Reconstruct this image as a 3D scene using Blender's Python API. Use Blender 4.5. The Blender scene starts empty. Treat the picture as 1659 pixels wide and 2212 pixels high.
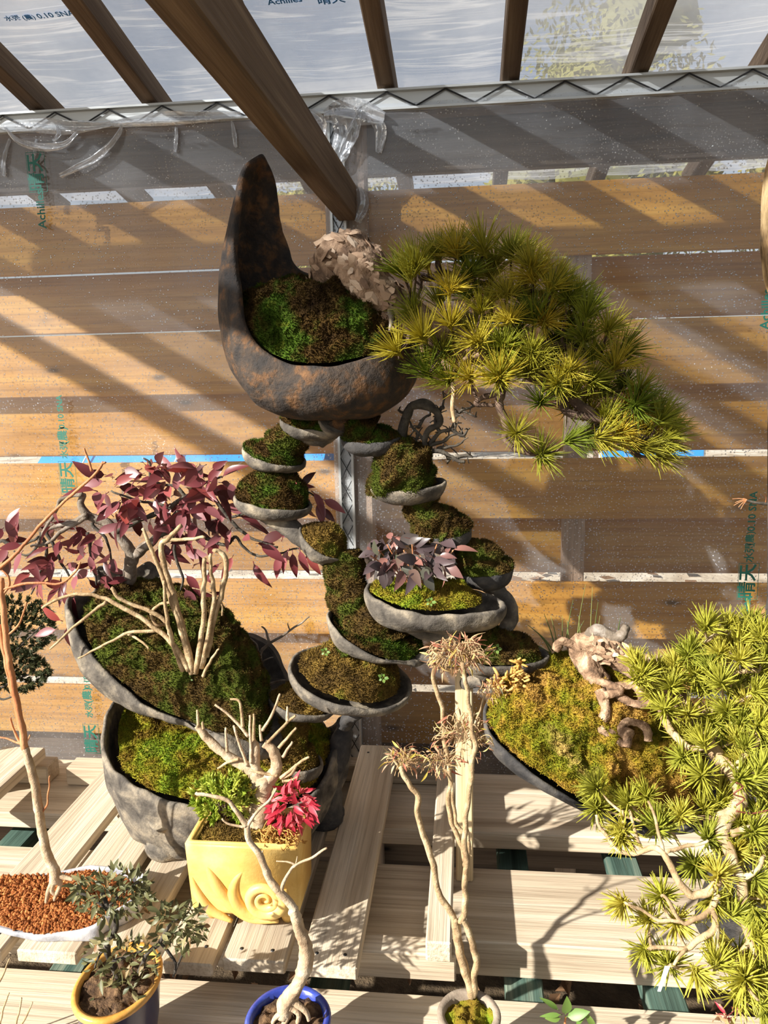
import bpy, bmesh, math, random
from mathutils import Vector, Matrix, noise
random.seed(7)
V = Vector
scene = bpy.context.scene
col = scene.collection

# ---------------------------------------------------------------- camera
YAW, PITCH, ROLL = math.radians(6.3), math.radians(-10.6), math.radians(-1.3)
FPX, CX, CY = 1660.0, 829.5, 1106.0
CAM = V((0, 0, 1.6))
RM = Matrix.Rotation(YAW, 3, 'Z') @ Matrix.Rotation(math.pi/2 + PITCH, 3, 'X') @ Matrix.Rotation(ROLL, 3, 'Z')
cd = bpy.data.cameras.new('camera')
cam = bpy.data.objects.new('camera', cd); col.objects.link(cam)
cam.location = CAM; cam.rotation_euler = RM.to_euler()
cd.sensor_fit = 'VERTICAL'; cd.sensor_height = 36.0; cd.lens = 36.0*FPX/2212.0
cd.clip_start = 0.05; cd.clip_end = 200
scene.camera = cam

# ---------------------------------------------------------------- light
SUN = V((1.25, 1.0, -0.9)).normalized()
sd = bpy.data.lights.new('sun', 'SUN'); sd.energy = 8.6; sd.angle = math.radians(0.6); sd.color = (1.0, 0.95, 0.87)
so = bpy.data.objects.new('sun', sd); col.objects.link(so)
so.rotation_euler = SUN.to_track_quat('-Z', 'Y').to_euler(); so.location = (-3, -3, 5)
w = bpy.data.worlds.new('world'); scene.world = w; w.use_nodes = True
wn = w.node_tree.nodes; wl = w.node_tree.links
bg = wn['Background']
sky = wn.new('ShaderNodeTexSky'); sky.sky_type = 'NISHITA'; sky.sun_disc = False
sky.sun_elevation = math.radians(29); sky.sun_rotation = math.radians(231); sky.air_density = 1.0; sky.dust_density = 1.5
hs = wn.new('ShaderNodeHueSaturation'); hs.inputs['Saturation'].default_value = 0.42
wl.new(sky.outputs[0], hs.inputs['Color']); wl.new(hs.outputs[0], bg.inputs[0]); bg.inputs[1].default_value = 0.10
vs = scene.view_settings
scene.display_settings.display_device = 'sRGB'
vs.view_transform = 'Standard'; vs.look = 'None'; vs.gamma = 1.0; vs.use_curve_mapping = False
vs.exposure = 0.35

# ---------------------------------------------------------------- helpers
def ray(x, y):
    return RM @ V(((x-CX)/FPX, -(y-CY)/FPX, -1.0))
def P(x, y, Y):                       # the point of the place seen at photo pixel x, y, at distance Y towards the fence
    d = ray(x, y); return CAM + d*(Y/d.y)
def PZ(x, y, Z):                      # the same on a level surface of height Z
    d = ray(x, y); return CAM + d*((Z-CAM.z)/d.z)
def lin(c):
    def f(u):
        u /= 255.0
        return u/12.92 if u <= 0.04045 else ((u+0.055)/1.055)**2.4
    return (f(c[0]), f(c[1]), f(c[2]), 1.0)

def tag(o, label=None, cat=None, group=None, kind=None):
    if label: o['label'] = label
    if cat: o['category'] = cat
    if group: o['group'] = group
    if kind: o['kind'] = kind
    return o
BASE = {}
def thing(name, loc, label=None, cat=None, group=None, kind=None):
    o = bpy.data.objects.new(name, None); col.objects.link(o); o.location = loc
    o.empty_display_size = 0.05
    BASE[o] = V(loc)
    return tag(o, label, cat, group, kind)

class MB:
    def __init__(s): s.v = []; s.f = []
    def add(s, vs, fs):
        n = len(s.v); s.v += [V(p) for p in vs]; s.f += [tuple(i+n for i in f) for f in fs]
    def box(s, a, b):
        x0, y0, z0 = a; x1, y1, z1 = b
        s.add([(x0,y0,z0),(x1,y0,z0),(x1,y1,z0),(x0,y1,z0),(x0,y0,z1),(x1,y0,z1),(x1,y1,z1),(x0,y1,z1)],
              [(0,3,2,1),(4,5,6,7),(0,1,5,4),(1,2,6,5),(2,3,7,6),(3,0,4,7)])
    def tube(s, pts, radii, n=8, cap=True, flat=1.0):
        m = len(pts); n0 = len(s.v); u = None
        for i, p in enumerate(pts):
            d = (pts[min(i+1, m-1)] - pts[max(i-1, 0)])
            if d.length < 1e-9: d = V((0, 0, 1))
            d.normalize()
            if u is None:
                u = d.orthogonal().normalized()
            else:
                u = u - d*u.dot(d)
                u = u.normalized() if u.length > 1e-6 else d.orthogonal().normalized()
            w_ = d.cross(u)
            r = radii[i] if hasattr(radii, '__len__') else radii
            for k in range(n):
                a = 2*math.pi*k/n
                s.v.append(p + u*(r*math.cos(a)) + w_*(r*flat*math.sin(a)))
        for i in range(m-1):
            for k in range(n):
                a = n0+i*n+k; b = n0+i*n+(k+1) % n
                s.f.append((a, b, b+n, a+n))
        if cap:
            s.f.append(tuple(n0+k for k in reversed(range(n))))
            s.f.append(tuple(n0+(m-1)*n+k for k in range(n)))
    def mesh(s, name, base=None, smooth=True):
        me = bpy.data.meshes.new(name)
        b = base or V((0, 0, 0))
        me.from_pydata([tuple(p-b) for p in s.v], [], s.f)
        if smooth: me.polygons.foreach_set('use_smooth', [True]*len(me.polygons))
        me.update(); return me
    def build(s, name, mat, parent=None, smooth=True, root=None, **kw):
        r = root or parent
        b = BASE[r] if r is not None else V((0, 0, 0))
        me = s.mesh(name, b, smooth)
        return link(name, me, mat, parent, **kw)
def link(name, me, mat, parent=None, **kw):
    o = bpy.data.objects.new(name, me); col.objects.link(o)
    if mat is not None:
        me.materials.clear(); me.materials.append(mat)
    if parent is not None: o.parent = parent
    return tag(o, **kw)
def inst(name, me, parent, root, M):
    o = bpy.data.objects.new(name, me); col.objects.link(o); o.parent = parent
    o.matrix_local = Matrix.Translation(-BASE[root]) @ M
    return o
def frame(loc, zdir, roll=0.0, scale=1.0, up=None):     # local Z along zdir
    z = V(zdir).normalized()
    x = (V(up) if up is not None else V((0, 0, 1)) if abs(z.z) < 0.95 else V((1, 0, 0))).cross(z)
    if x.length < 1e-4: x = z.orthogonal()
    x.normalize(); y = z.cross(x)
    M = Matrix((x, y, z)).transposed() @ Matrix.Rotation(roll, 3, 'Z')
    return Matrix.Translation(loc) @ (M*scale).to_4x4()
def catmull(pts, sub=6, closed=False):
    n = len(pts); out = []
    rng = range(n) if closed else range(n-1)
    for i in rng:
        if closed: p0, p1, p2, p3 = pts[(i-1) % n], pts[i], pts[(i+1) % n], pts[(i+2) % n]
        else: p0, p1, p2, p3 = pts[max(i-1, 0)], pts[i], pts[i+1], pts[min(i+2, n-1)]
        for k in range(sub):
            t = k/sub
            out.append(0.5*((2*p1)+(p2-p0)*t+(2*p0-5*p1+4*p2-p3)*t*t+(3*p1-p0-3*p2+p3)*t*t*t))
    if not closed: out.append(pts[-1])
    return out
def limb(mb, px, r0, r1, wig=0.0, sub=6, n=7, Y=None):
    """a twig or branch through photo points (x, y, Y); radii in metres"""
    pts = [P(*(p if len(p) == 3 else (p[0], p[1], Y))) for p in px]
    pts = catmull(pts, sub)
    m = len(pts)-1
    rad = []
    for i, p in enumerate(pts):
        t = i/max(m, 1)
        rad.append((r0+(r1-r0)*t)*(1+0.18*noise.noise(p*90)))
        if wig and 0 < i < m: pts[i] = p + noise.noise_vector(p*45)*wig
    mb.tube(pts, rad, n)
    return pts
def fbm(p, f, o=3):
    return noise.fractal(p*f, 1.0, 2.0, o)

# ---------------------------------------------------------------- materials
def newmat(name):
    m = bpy.data.materials.new(name); m.use_nodes = True
    nt = m.node_tree; nt.nodes.clear()
    out = nt.nodes.new('ShaderNodeOutputMaterial')
    return m, nt, out
def nd(nt, t, **kw):
    n = nt.nodes.new(t)
    for k, v_ in kw.items():
        if k in n.inputs: n.inputs[k].default_value = v_
        else: setattr(n, k, v_)
    return n
def ramp(nt, stops):
    r = nt.nodes.new('ShaderNodeValToRGB'); e = r.color_ramp.elements
    e[0].position, e[0].color = stops[0]; e[1].position, e[1].color = stops[-1]
    for p, c in stops[1:-1]:
        x = e.new(p); x.color = c
    return r
def wood(name, dark, mid, light, rough=0.75, grain=1.0, bump=0.25, knots=True, spec=0.25):
    m, nt, out = newmat(name); L = nt.links.new
    tc = nd(nt, 'ShaderNodeTexCoord'); oi = nd(nt, 'ShaderNodeObjectInfo')
    mul = nd(nt, 'ShaderNodeVectorMath', operation='SCALE'); mul.inputs[3].default_value = 13.0
    cmb = nd(nt, 'ShaderNodeCombineXYZ'); L(oi.outputs['Random'], cmb.inputs[0]); L(oi.outputs['Random'], cmb.inputs[1]); L(oi.outputs['Random'], cmb.inputs[2])
    L(cmb.outputs[0], mul.inputs[0])
    add = nd(nt, 'ShaderNodeVectorMath', operation='ADD'); L(tc.outputs['Object'], add.inputs[0]); L(mul.outputs[0], add.inputs[1])
    mp = nd(nt, 'ShaderNodeMapping'); mp.inputs['Scale'].default_value = (1.2*grain, 22*grain, 22*grain); L(add.outputs[0], mp.inputs[0])
    n1 = nd(nt, 'ShaderNodeTexNoise', Scale=1.0, Detail=6.0, Roughness=0.6, Distortion=0.6); L(mp.outputs[0], n1.inputs['Vector'])
    mp2 = nd(nt, 'ShaderNodeMapping'); mp2.inputs['Scale'].default_value = (3.0*grain, 160*grain, 160*grain); L(add.outputs[0], mp2.inputs[0])
    n2 = nd(nt, 'ShaderNodeTexNoise', Scale=1.0, Detail=3.0, Roughness=0.7); L(mp2.outputs[0], n2.inputs['Vector'])
    r1 = ramp(nt, [(0.25, lin(dark)), (0.5, lin(mid)), (0.72, lin(light))]); L(n1.outputs[0], r1.inputs[0])
    mx = nd(nt, 'ShaderNodeMix', data_type='RGBA', blend_type='MULTIPLY'); mx.inputs[0].default_value = 0.55
    r2 = ramp(nt, [(0.30, (0.45, 0.42, 0.38, 1)), (0.55, (1, 1, 1, 1))]); L(n2.outputs[0], r2.inputs[0])
    L(r1.outputs[0], mx.inputs[6]); L(r2.outputs[0], mx.inputs[7])
    cur = mx.outputs[2]
    if knots:
        mp3 = nd(nt, 'ShaderNodeMapping'); mp3.inputs['Scale'].default_value = (3.2, 9.0, 9.0); L(add.outputs[0], mp3.inputs[0])
        vo = nd(nt, 'ShaderNodeTexVoronoi', Scale=1.0); L(mp3.outputs[0], vo.inputs['Vector'])
        rk = ramp(nt, [(0.035, (1, 1, 1, 1)), (0.075, (0.35, 0.35, 0.35, 1)), (0.13, (0, 0, 0, 1))]); L(vo.outputs['Distance'], rk.inputs[0])
        mk = nd(nt, 'ShaderNodeMix', data_type='RGBA'); L(rk.outputs[0], mk.inputs[0]); L(cur, mk.inputs[6])
        mk.inputs[7].default_value = lin([c*0.55 for c in dark]); cur = mk.outputs[2]
    oh = nd(nt, 'ShaderNodeHueSaturation'); mr = nd(nt, 'ShaderNodeMapRange'); mr.inputs[3].default_value = 0.82; mr.inputs[4].default_value = 1.15
    L(oi.outputs['Random'], mr.inputs[0]); L(mr.outputs[0], oh.inputs['Value']); L(cur, oh.inputs['Color'])
    bs = nd(nt, 'ShaderNodeBsdfPrincipled', Roughness=rough); bs.inputs['Specular IOR Level'].default_value = spec
    L(oh.outputs[0], bs.inputs['Base Color'])
    bp = nd(nt, 'ShaderNodeBump', Strength=bump, Distance=0.004); L(n2.outputs[0], bp.inputs['Height']); L(bp.outputs[0], bs.inputs['Normal'])
    L(bs.outputs[0], out.inputs[0]); return m
def mottled(name, stops, scale=20, detail=5, rough=0.8, bump=0.3, bscale=80, bdist=0.004, dist=0.3, spec=0.3, stretch=(1, 1, 1)):
    m, nt, out = newmat(name); L = nt.links.new
    tc = nd(nt, 'ShaderNodeTexCoord'); mp = nd(nt, 'ShaderNodeMapping'); mp.inputs['Scale'].default_value = stretch
    L(tc.outputs['Object'], mp.inputs[0])
    n1 = nd(nt, 'ShaderNodeTexNoise', Scale=scale, Detail=detail, Roughness=0.62, Distortion=dist); L(mp.outputs[0], n1.inputs['Vector'])
    r = ramp(nt, [(p, lin(c)) for p, c in stops]); L(n1.outputs[0], r.inputs[0])
    bs = nd(nt, 'ShaderNodeBsdfPrincipled', Roughness=rough); bs.inputs['Specular IOR Level'].default_value = spec
    L(r.outputs[0], bs.inputs['Base Color'])
    n2 = nd(nt, 'ShaderNodeTexNoise', Scale=bscale, Detail=4.0, Roughness=0.65); L(mp.outputs[0], n2.inputs['Vector'])
    bp = nd(nt, 'ShaderNodeBump', Strength=bump, Distance=bdist); L(n2.outputs[0], bp.inputs['Height']); L(bp.outputs[0], bs.inputs['Normal'])
    L(bs.outputs[0], out.inputs[0]); return m
def leafmat(name, a, b, trans=0.35, rough=0.45, spec=0.35, scale=None):
    """leaf or needle: colour varies from piece to piece between a and b, light passes through"""
    m, nt, out = newmat(name); L = nt.links.new
    oi = nd(nt, 'ShaderNodeObjectInfo')
    src = oi.outputs['Random']
    if scale:
        tc = nd(nt, 'ShaderNodeTexCoord'); n1 = nd(nt, 'ShaderNodeTexNoise', Scale=scale, Detail=3.0); L(tc.outputs['Object'], n1.inputs['Vector'])
        ad = nd(nt, 'ShaderNodeMath', operation='MULTIPLY_ADD'); L(n1.outputs[0], ad.inputs[0]); ad.inputs[1].default_value = 0.8
        sb = nd(nt, 'ShaderNodeMath', operation='MULTIPLY_ADD'); L(oi.outputs['Random'], sb.inputs[0]); sb.inputs[1].default_value = 0.6; sb.inputs[2].default_value = -0.2
        L(sb.outputs[0], ad.inputs[2]); src = ad.outputs[0]
    r = ramp(nt, [(0.0, lin(a)), (1.0, lin(b))]) if not isinstance(b, list) else ramp(nt, [(p, lin(c)) for p, c in b])
    L(src, r.inputs[0])
    bs = nd(nt, 'ShaderNodeBsdfPrincipled', Roughness=rough); bs.inputs['Specular IOR Level'].default_value = spec
    L(r.outputs[0], bs.inputs['Base Color'])
    tr = nd(nt, 'ShaderNodeBsdfTranslucent'); L(r.outputs[0], tr.inputs[0])
    mx = nd(nt, 'ShaderNodeMixShader'); mx.inputs[0].default_value = trans; L(bs.outputs[0], mx.inputs[1]); L(tr.outputs[0], mx.inputs[2])
    L(mx.outputs[0], out.inputs[0]); return m
def film(name, haze=0.12, gloss=0.06, drops=True, tint=(245, 247, 250), wrinkle=0.0, wscale=(1, 1, 1)):
    m, nt, out = newmat(name); L = nt.links.new
    tc = nd(nt, 'ShaderNodeTexCoord')
    tp = nd(nt, 'ShaderNodeBsdfTransparent', Color=lin(tint))
    df = nd(nt, 'ShaderNodeBsdfDiffuse', Color=(0.85, 0.87, 0.9, 1)); tl = nd(nt, 'ShaderNodeBsdfTranslucent', Color=(0.85, 0.87, 0.9, 1))
    dm = nd(nt, 'ShaderNodeMixShader'); dm.inputs[0].default_value = 0.5; L(df.outputs[0], dm.inputs[1]); L(tl.outputs[0], dm.inputs[2])
    n1 = nd(nt, 'ShaderNodeTexNoise', Scale=2.2, Detail=5.0, Roughness=0.6); L(tc.outputs['Object'], n1.inputs['Vector'])
    mr = nd(nt, 'ShaderNodeMapRange'); mr.inputs[1].default_value = 0.3; mr.inputs[2].default_value = 0.75; mr.inputs[3].default_value = haze*0.35; mr.inputs[4].default_value = haze*1.9
    L(n1.outputs[0], mr.inputs[0]); fac = mr.outputs[0]
    bp = nd(nt, 'ShaderNodeBump', Strength=0.9, Distance=0.004)
    gl = nd(nt, 'ShaderNodeBsdfGlossy', Roughness=0.12)
    if drops:
        vo = nd(nt, 'ShaderNodeTexVoronoi', Scale=165.0, Randomness=1.0); L(tc.outputs['Object'], vo.inputs['Vector'])
        rr = nd(nt, 'ShaderNodeMath', operation='MULTIPLY'); L(vo.outputs['Color'], rr.inputs[0]); rr.inputs[1].default_value = 0.52
        lt = nd(nt, 'ShaderNodeMath', operation='SUBTRACT'); L(rr.outputs[0], lt.inputs[0]); L(vo.outputs['Distance'], lt.inputs[1])
        cl = nd(nt, 'ShaderNodeMath', operation='MULTIPLY', use_clamp=True); L(lt.outputs[0], cl.inputs[0]); cl.inputs[1].default_value = 3.0
        n3 = nd(nt, 'ShaderNodeTexNoise', Scale=3.0, Detail=2.0); L(tc.outputs['Object'], n3.inputs['Vector'])
        m3 = nd(nt, 'ShaderNodeMapRange'); m3.inputs[1].default_value = 0.30; m3.inputs[2].default_value = 0.52; m3.inputs[3].default_value = 0.25; L(n3.outputs[0], m3.inputs[0])
        cm = nd(nt, 'ShaderNodeMath', operation='MULTIPLY'); L(cl.outputs[0], cm.inputs[0]); L(m3.outputs[0], cm.inputs[1])
        L(cm.outputs[0], bp.inputs['Height'])
        ad = nd(nt, 'ShaderNodeMath', operation='MULTIPLY_ADD', use_clamp=True); L(cm.outputs[0], ad.inputs[0]); ad.inputs[1].default_value = 0.42; L(fac, ad.inputs[2]); fac = ad.outputs[0]
        g2 = nd(nt, 'ShaderNodeMath', operation='MULTIPLY_ADD', use_clamp=True); L(cm.outputs[0], g2.inputs[0]); g2.inputs[1].default_value = 0.8; g2.inputs[2].default_value = gloss
        gfac = g2.outputs[0]; L(bp.outputs[0], gl.inputs['Normal'])
    else:
        gv = nd(nt, 'ShaderNodeValue'); gv.outputs[0].default_value = gloss; gfac = gv.outputs[0]
    if wrinkle:
        mp = nd(nt, 'ShaderNodeMapping'); mp.inputs['Scale'].default_value = wscale; L(tc.outputs['Object'], mp.inputs[0])
        nw = nd(nt, 'ShaderNodeTexNoise', Scale=1.0, Detail=4.0, Roughness=0.55, Distortion=0.5); L(mp.outputs[0], nw.inputs['Vector'])
        bw = nd(nt, 'ShaderNodeBump', Strength=1.0, Distance=wrinkle); L(nw.outputs[0], bw.inputs['Height'])
        L(bw.outputs[0], gl.inputs['Normal']); L(bw.outputs[0], df.inputs['Normal'])
        rw = ramp(nt, [(0.47, (0, 0, 0, 1)), (0.5, (1, 1, 1, 1)), (0.53, (0, 0, 0, 1))]); L(nw.outputs[0], rw.inputs[0])
        aw = nd(nt, 'ShaderNodeMath', operation='MULTIPLY_ADD', use_clamp=True); L(rw.outputs[0], aw.inputs[0]); aw.inputs[1].default_value = 0.35; L(fac, aw.inputs[2]); fac = aw.outputs[0]
    m1 = nd(nt, 'ShaderNodeMixShader'); L(fac, m1.inputs[0]); L(tp.outputs[0], m1.inputs[1]); L(dm.outputs[0], m1.inputs[2])
    m2 = nd(nt, 'ShaderNodeMixShader'); L(gfac, m2.inputs[0]); L(m1.outputs[0], m2.inputs[1]); L(gl.outputs[0], m2.inputs[2])
    L(m2.outputs[0], out.inputs[0]); return m
def plain(name, c, rough=0.5, metal=0.0, spec=0.5):
    m, nt, out = newmat(name)
    bs = nd(nt, 'ShaderNodeBsdfPrincipled', Roughness=rough, Metallic=metal); bs.inputs['Base Color'].default_value = lin(c); bs.inputs['Specular IOR Level'].default_value = spec
    nt.links.new(bs.outputs[0], out.inputs[0]); return m

M = {}
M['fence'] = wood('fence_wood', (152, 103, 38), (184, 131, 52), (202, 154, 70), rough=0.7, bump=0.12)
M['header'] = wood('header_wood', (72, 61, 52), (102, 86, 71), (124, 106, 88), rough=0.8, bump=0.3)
M['post'] = wood('post_wood', (128, 106, 88), (168, 144, 122), (190, 168, 146), rough=0.8, bump=0.3)
M['rafter'] = wood('rafter_wood', (72, 58, 46), (104, 86, 69), (136, 117, 96), rough=0.8, bump=0.4, knots=False)
M['bench'] = wood('bench_wood', (160, 142, 120), (194, 178, 154), (216, 204, 184), rough=0.8, bump=0.5)
M['stake'] = wood('stake_wood', (190, 160, 114), (216, 190, 146), (232, 210, 170), rough=0.75, bump=0.25)
M['green'] = wood('green_painted_wood', (46, 62, 55), (76, 100, 90), (140, 148, 130), rough=0.8, bump=0.5, knots=False)
M['ground'] = mottled('soil_ground', [(0.3, (52, 42, 32)), (0.5, (88, 74, 56)), (0.7, (130, 112, 88))], scale=6, bscale=50, bump=0.6, bdist=0.02, rough=0.95)
M['yard'] = mottled('yard_ground', [(0.3, (150, 132, 108)), (0.5, (196, 182, 160)), (0.7, (226, 218, 204))], scale=3, bscale=30, bump=0.4, bdist=0.02, rough=0.95)
M['rust'] = mottled('rusty_dark_ceramic', [(0.38, (46, 42, 40)), (0.52, (66, 55, 46)), (0.60, (94, 68, 46)), (0.74, (124, 90, 58))], scale=34, detail=10, bscale=110, bump=0.7, bdist=0.006, rough=0.8, dist=0.25)
M['clay'] = mottled('dark_grey_ceramic', [(0.32, (56, 52, 48)), (0.48, (92, 86, 78)), (0.6, (132, 122, 106)), (0.75, (172, 158, 134))], scale=22, detail=7, bscale=70, bump=0.55, bdist=0.006, rough=0.85)
M['clayd'] = mottled('charcoal_ceramic', [(0.3, (40, 40, 42)), (0.5, (66, 64, 63)), (0.7, (100, 94, 86))], scale=22, detail=7, bscale=70, bump=0.5, bdist=0.006, rough=0.85)
M['moss'] = mottled('green_moss', [(0.30, (46, 32, 18)), (0.45, (72, 54, 24)), (0.54, (58, 70, 20)), (0.62, (62, 86, 22)), (0.75, (118, 116, 40))], scale=14, detail=4, bscale=220, bump=0.8, bdist=0.004, rough=0.95, spec=0.1)
M['mossb'] = mottled('brown_moss', [(0.28, (54, 40, 24)), (0.44, (92, 72, 34)), (0.55, (122, 98, 46)), (0.66, (96, 100, 32)), (0.8, (150, 128, 74))], scale=16, detail=5, bscale=220, bump=0.8, bdist=0.004, rough=0.95, spec=0.1)
M['mossd'] = mottled('dark_moss', [(0.30, (44, 33, 19)), (0.46, (84, 66, 32)), (0.56, (68, 76, 26)), (0.66, (78, 88, 28)), (0.76, (112, 92, 50))], scale=18, detail=5, bscale=220, bump=0.8, bdist=0.004, rough=0.95, spec=0.1)
M['mossg'] = mottled('golden_moss', [(0.30, (116, 86, 40)), (0.42, (166, 130, 62)), (0.50, (142, 120, 38)), (0.58, (108, 112, 26)), (0.70, (190, 160, 92))], scale=9, detail=6, bscale=220, bump=0.8, bdist=0.004, rough=0.95, spec=0.1)
M['mossy'] = mottled('bright_moss', [(0.30, (80, 56, 26)), (0.42, (120, 100, 34)), (0.52, (128, 126, 34)), (0.62, (104, 126, 32)), (0.78, (164, 146, 62))], scale=13, detail=5, bscale=220, bump=0.8, bdist=0.004, rough=0.95, spec=0.1)
M['bark'] = mottled('pine_bark', [(0.30, (56, 44, 36)), (0.46, (124, 98, 76)), (0.6, (176, 146, 118)), (0.75, (214, 194, 168))], scale=24, detail=7, bscale=60, bump=0.9, bdist=0.01, rough=0.9, dist=1.2)
M['plate'] = leafmat('bark_plate', (104, 74, 56), [(0.0, (52, 44, 40)), (0.3, (130, 102, 80)), (0.65, (190, 158, 128)), (1.0, (230, 214, 192))], trans=0.0, rough=0.9, scale=60)
M['pinebr'] = mottled('pine_branch', [(0.3, (54, 42, 36)), (0.5, (92, 74, 62)), (0.7, (128, 108, 90))], scale=40, bscale=120, bump=0.8, rough=0.9)
M['tanbr'] = mottled('tan_branch', [(0.3, (122, 98, 70)), (0.5, (170, 144, 108)), (0.7, (204, 184, 148))], scale=40, bscale=150, bump=0.6, rough=0.85)
M['greybr'] = mottled('grey_branch', [(0.3, (84, 74, 64)), (0.5, (122, 110, 96)), (0.7, (158, 150, 140))], scale=40, bscale=150, bump=0.6, rough=0.85)
M['darkbr'] = mottled('dark_branch', [(0.3, (46, 42, 38)), (0.5, (74, 68, 60)), (0.7, (104, 98, 86))], scale=40, bscale=150, bump=0.6, rough=0.85)
M['palebr'] = mottled('pale_branch', [(0.3, (140, 116, 90)), (0.5, (182, 158, 128)), (0.7, (208, 192, 166))], scale=30, bscale=120, bump=0.6, rough=0.85)
M['maplebr'] = mottled('copper_branch', [(0.3, (140, 78, 50)), (0.5, (184, 120, 78)), (0.7, (206, 160, 118))], scale=16, bscale=120, bump=0.5, rough=0.6, stretch=(1, 1, 0.4))
M['needle'] = leafmat('pine_needle', None, [(0.0, (122, 140, 46)), (0.4, (158, 164, 56)), (0.75, (186, 178, 66)), (1.0, (222, 198, 70))], trans=0.42, rough=0.4)
M['needleg'] = leafmat('bright_pine_needle', None, [(0.0, (166, 172, 66)), (0.5, (200, 196, 78)), (1.0, (222, 210, 96))], trans=0.35, rough=0.4)
M['maroon'] = leafmat('maroon_leaf', None, [(0.0, (76, 36, 36)), (0.35, (110, 48, 52)), (0.6, (128, 64, 68)), (0.85, (142, 90, 94)), (1.0, (154, 62, 52))], trans=0.22, rough=0.38, spec=0.5)
M['mauve'] = leafmat('mauve_leaf', None, [(0.0, (66, 56, 56)), (0.35, (88, 72, 74)), (0.55, (74, 80, 64)), (0.78, (126, 88, 84)), (1.0, (160, 112, 100))], trans=0.2, rough=0.35, spec=0.5)
M['red'] = leafmat('red_leaf', None, [(0.0, (164, 34, 52)), (0.5, (198, 60, 78)), (1.0, (222, 118, 120))], trans=0.3, rough=0.4)
M['thin'] = leafmat('russet_leaf', None, [(0.0, (178, 104, 84)), (0.4, (200, 150, 118)), (0.7, (208, 180, 136)), (0.85, (204, 180, 80)), (1.0, (160, 158, 126))], trans=0.3, rough=0.5)
M['olive'] = leafmat('grey_green_leaf', None, [(0.0, (66, 72, 46)), (0.4, (104, 104, 68)), (0.7, (146, 138, 96)), (1.0, (136, 100, 64))], trans=0.25, rough=0.45)
M['leafg'] = leafmat('green_leaf', None, [(0.0, (88, 122, 52)), (1.0, (126, 152, 76))], trans=0.25, rough=0.4)
M['cyp'] = leafmat('lime_foliage', None, [(0.0, (126, 150, 44)), (0.6, (168, 182, 66)), (1.0, (196, 200, 92))], trans=0.3, rough=0.6)
M['jun'] = leafmat('dark_juniper_foliage', None, [(0.0, (46, 54, 30)), (0.6, (66, 72, 40)), (1.0, (84, 82, 50))], trans=0.2, rough=0.7)
M['grass'] = leafmat('grass_blade', None, [(0.0, (92, 120, 60)), (1.0, (164, 168, 104))], trans=0.3, rough=0.5)
M['tan'] = leafmat('tan_succulent', None, [(0.0, (190, 140, 66)), (1.0, (226, 186, 110))], trans=0.2, rough=0.6)
M['yellowpot'] = mottled('yellow_glaze', [(0.3, (212, 166, 84)), (0.5, (226, 186, 106)), (0.7, (234, 204, 132))], scale=14, bscale=160, bump=0.15, rough=0.4)
M['blue'] = mottled('blue_glaze', [(0.3, (36, 48, 118)), (0.5, (50, 66, 152)), (0.7, (84, 100, 178))], scale=16, bscale=60, bump=0.1, rough=0.2, spec=0.6)
M['orange'] = mottled('ochre_glaze', [(0.3, (176, 112, 44)), (0.5, (208, 150, 70)), (0.7, (226, 186, 112))], scale=16, bscale=60, bump=0.15, rough=0.3)
M['navy'] = plain('navy_glaze', (44, 44, 72), rough=0.25)
M['greypot'] = mottled('taupe_stoneware', [(0.3, (118, 104, 90)), (0.5, (146, 132, 116)), (0.7, (172, 158, 140))], scale=20, bscale=120, bump=0.3, rough=0.7)
M['tray'] = mottled('white_grey_stoneware', [(0.3, (112, 114, 122)), (0.5, (160, 160, 164)), (0.7, (204, 200, 196))], scale=16, bscale=60, bump=0.4, rough=0.6)
M['grain'] = mottled('akadama_soil', [(0.3, (110, 60, 28)), (0.5, (156, 92, 46)), (0.7, (196, 134, 78))], scale=90, bscale=200, bump=0.5, rough=0.95, detail=2)
M['soil'] = mottled('dark_soil', [(0.3, (50, 36, 26)), (0.5, (88, 66, 46)), (0.7, (130, 102, 72))], scale=70, bscale=160, bump=0.9, bdist=0.006, rough=0.95)
M['alu'] = plain('aluminium', (206, 208, 206), rough=0.4, metal=0.6)
M['wire'] = plain('black_wire', (30, 30, 32), rough=0.5)
M['copper'] = plain('copper_wire', (120, 66, 48), rough=0.5, metal=0.3)
M['print'] = plain('green_print', (30, 104, 88), rough=0.6)
M['printb'] = plain('blue_print', (40, 120, 190), rough=0.6)
M['film'] = film('clear_wall_film', haze=0.15, gloss=0.05)
M['roof'] = film('roof_film', haze=0.36, gloss=0.10, drops=False, wrinkle=0.02, wscale=(0.9, 13, 13), tint=(226, 233, 244))
M['fold'] = film('crumpled_film', haze=0.42, gloss=0.25, drops=False, wrinkle=0.01, wscale=(14, 14, 14))
M['tarp'] = plain('blue_tarp', (40, 140, 226), rough=0.5)
M['white'] = plain('white_paint', (232, 232, 228), rough=0.6)
M['shadow_roll'] = mottled('shadow_roll_grey', [(0.3, (70, 72, 74)), (0.7, (110, 112, 114))], scale=30, rough=0.9)
M['log'] = mottled('weathered_log', [(0.34, (64, 52, 40)), (0.46, (150, 122, 84)), (0.6, (206, 176, 128)), (0.75, (226, 204, 160))], scale=30, detail=8, bscale=60, bump=0.8, bdist=0.008, rough=0.85, stretch=(1, 1, 0.35))
M['farleaf'] = leafmat('distant_leaf', None, [(0.0, (118, 120, 62)), (1.0, (176, 160, 84))], trans=0.4, rough=0.6, scale=0.8)
M['dry'] = leafmat('dry_leaf', None, [(0.0, (96, 66, 44)), (1.0, (156, 122, 88))], trans=0.1, rough=0.8)
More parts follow.
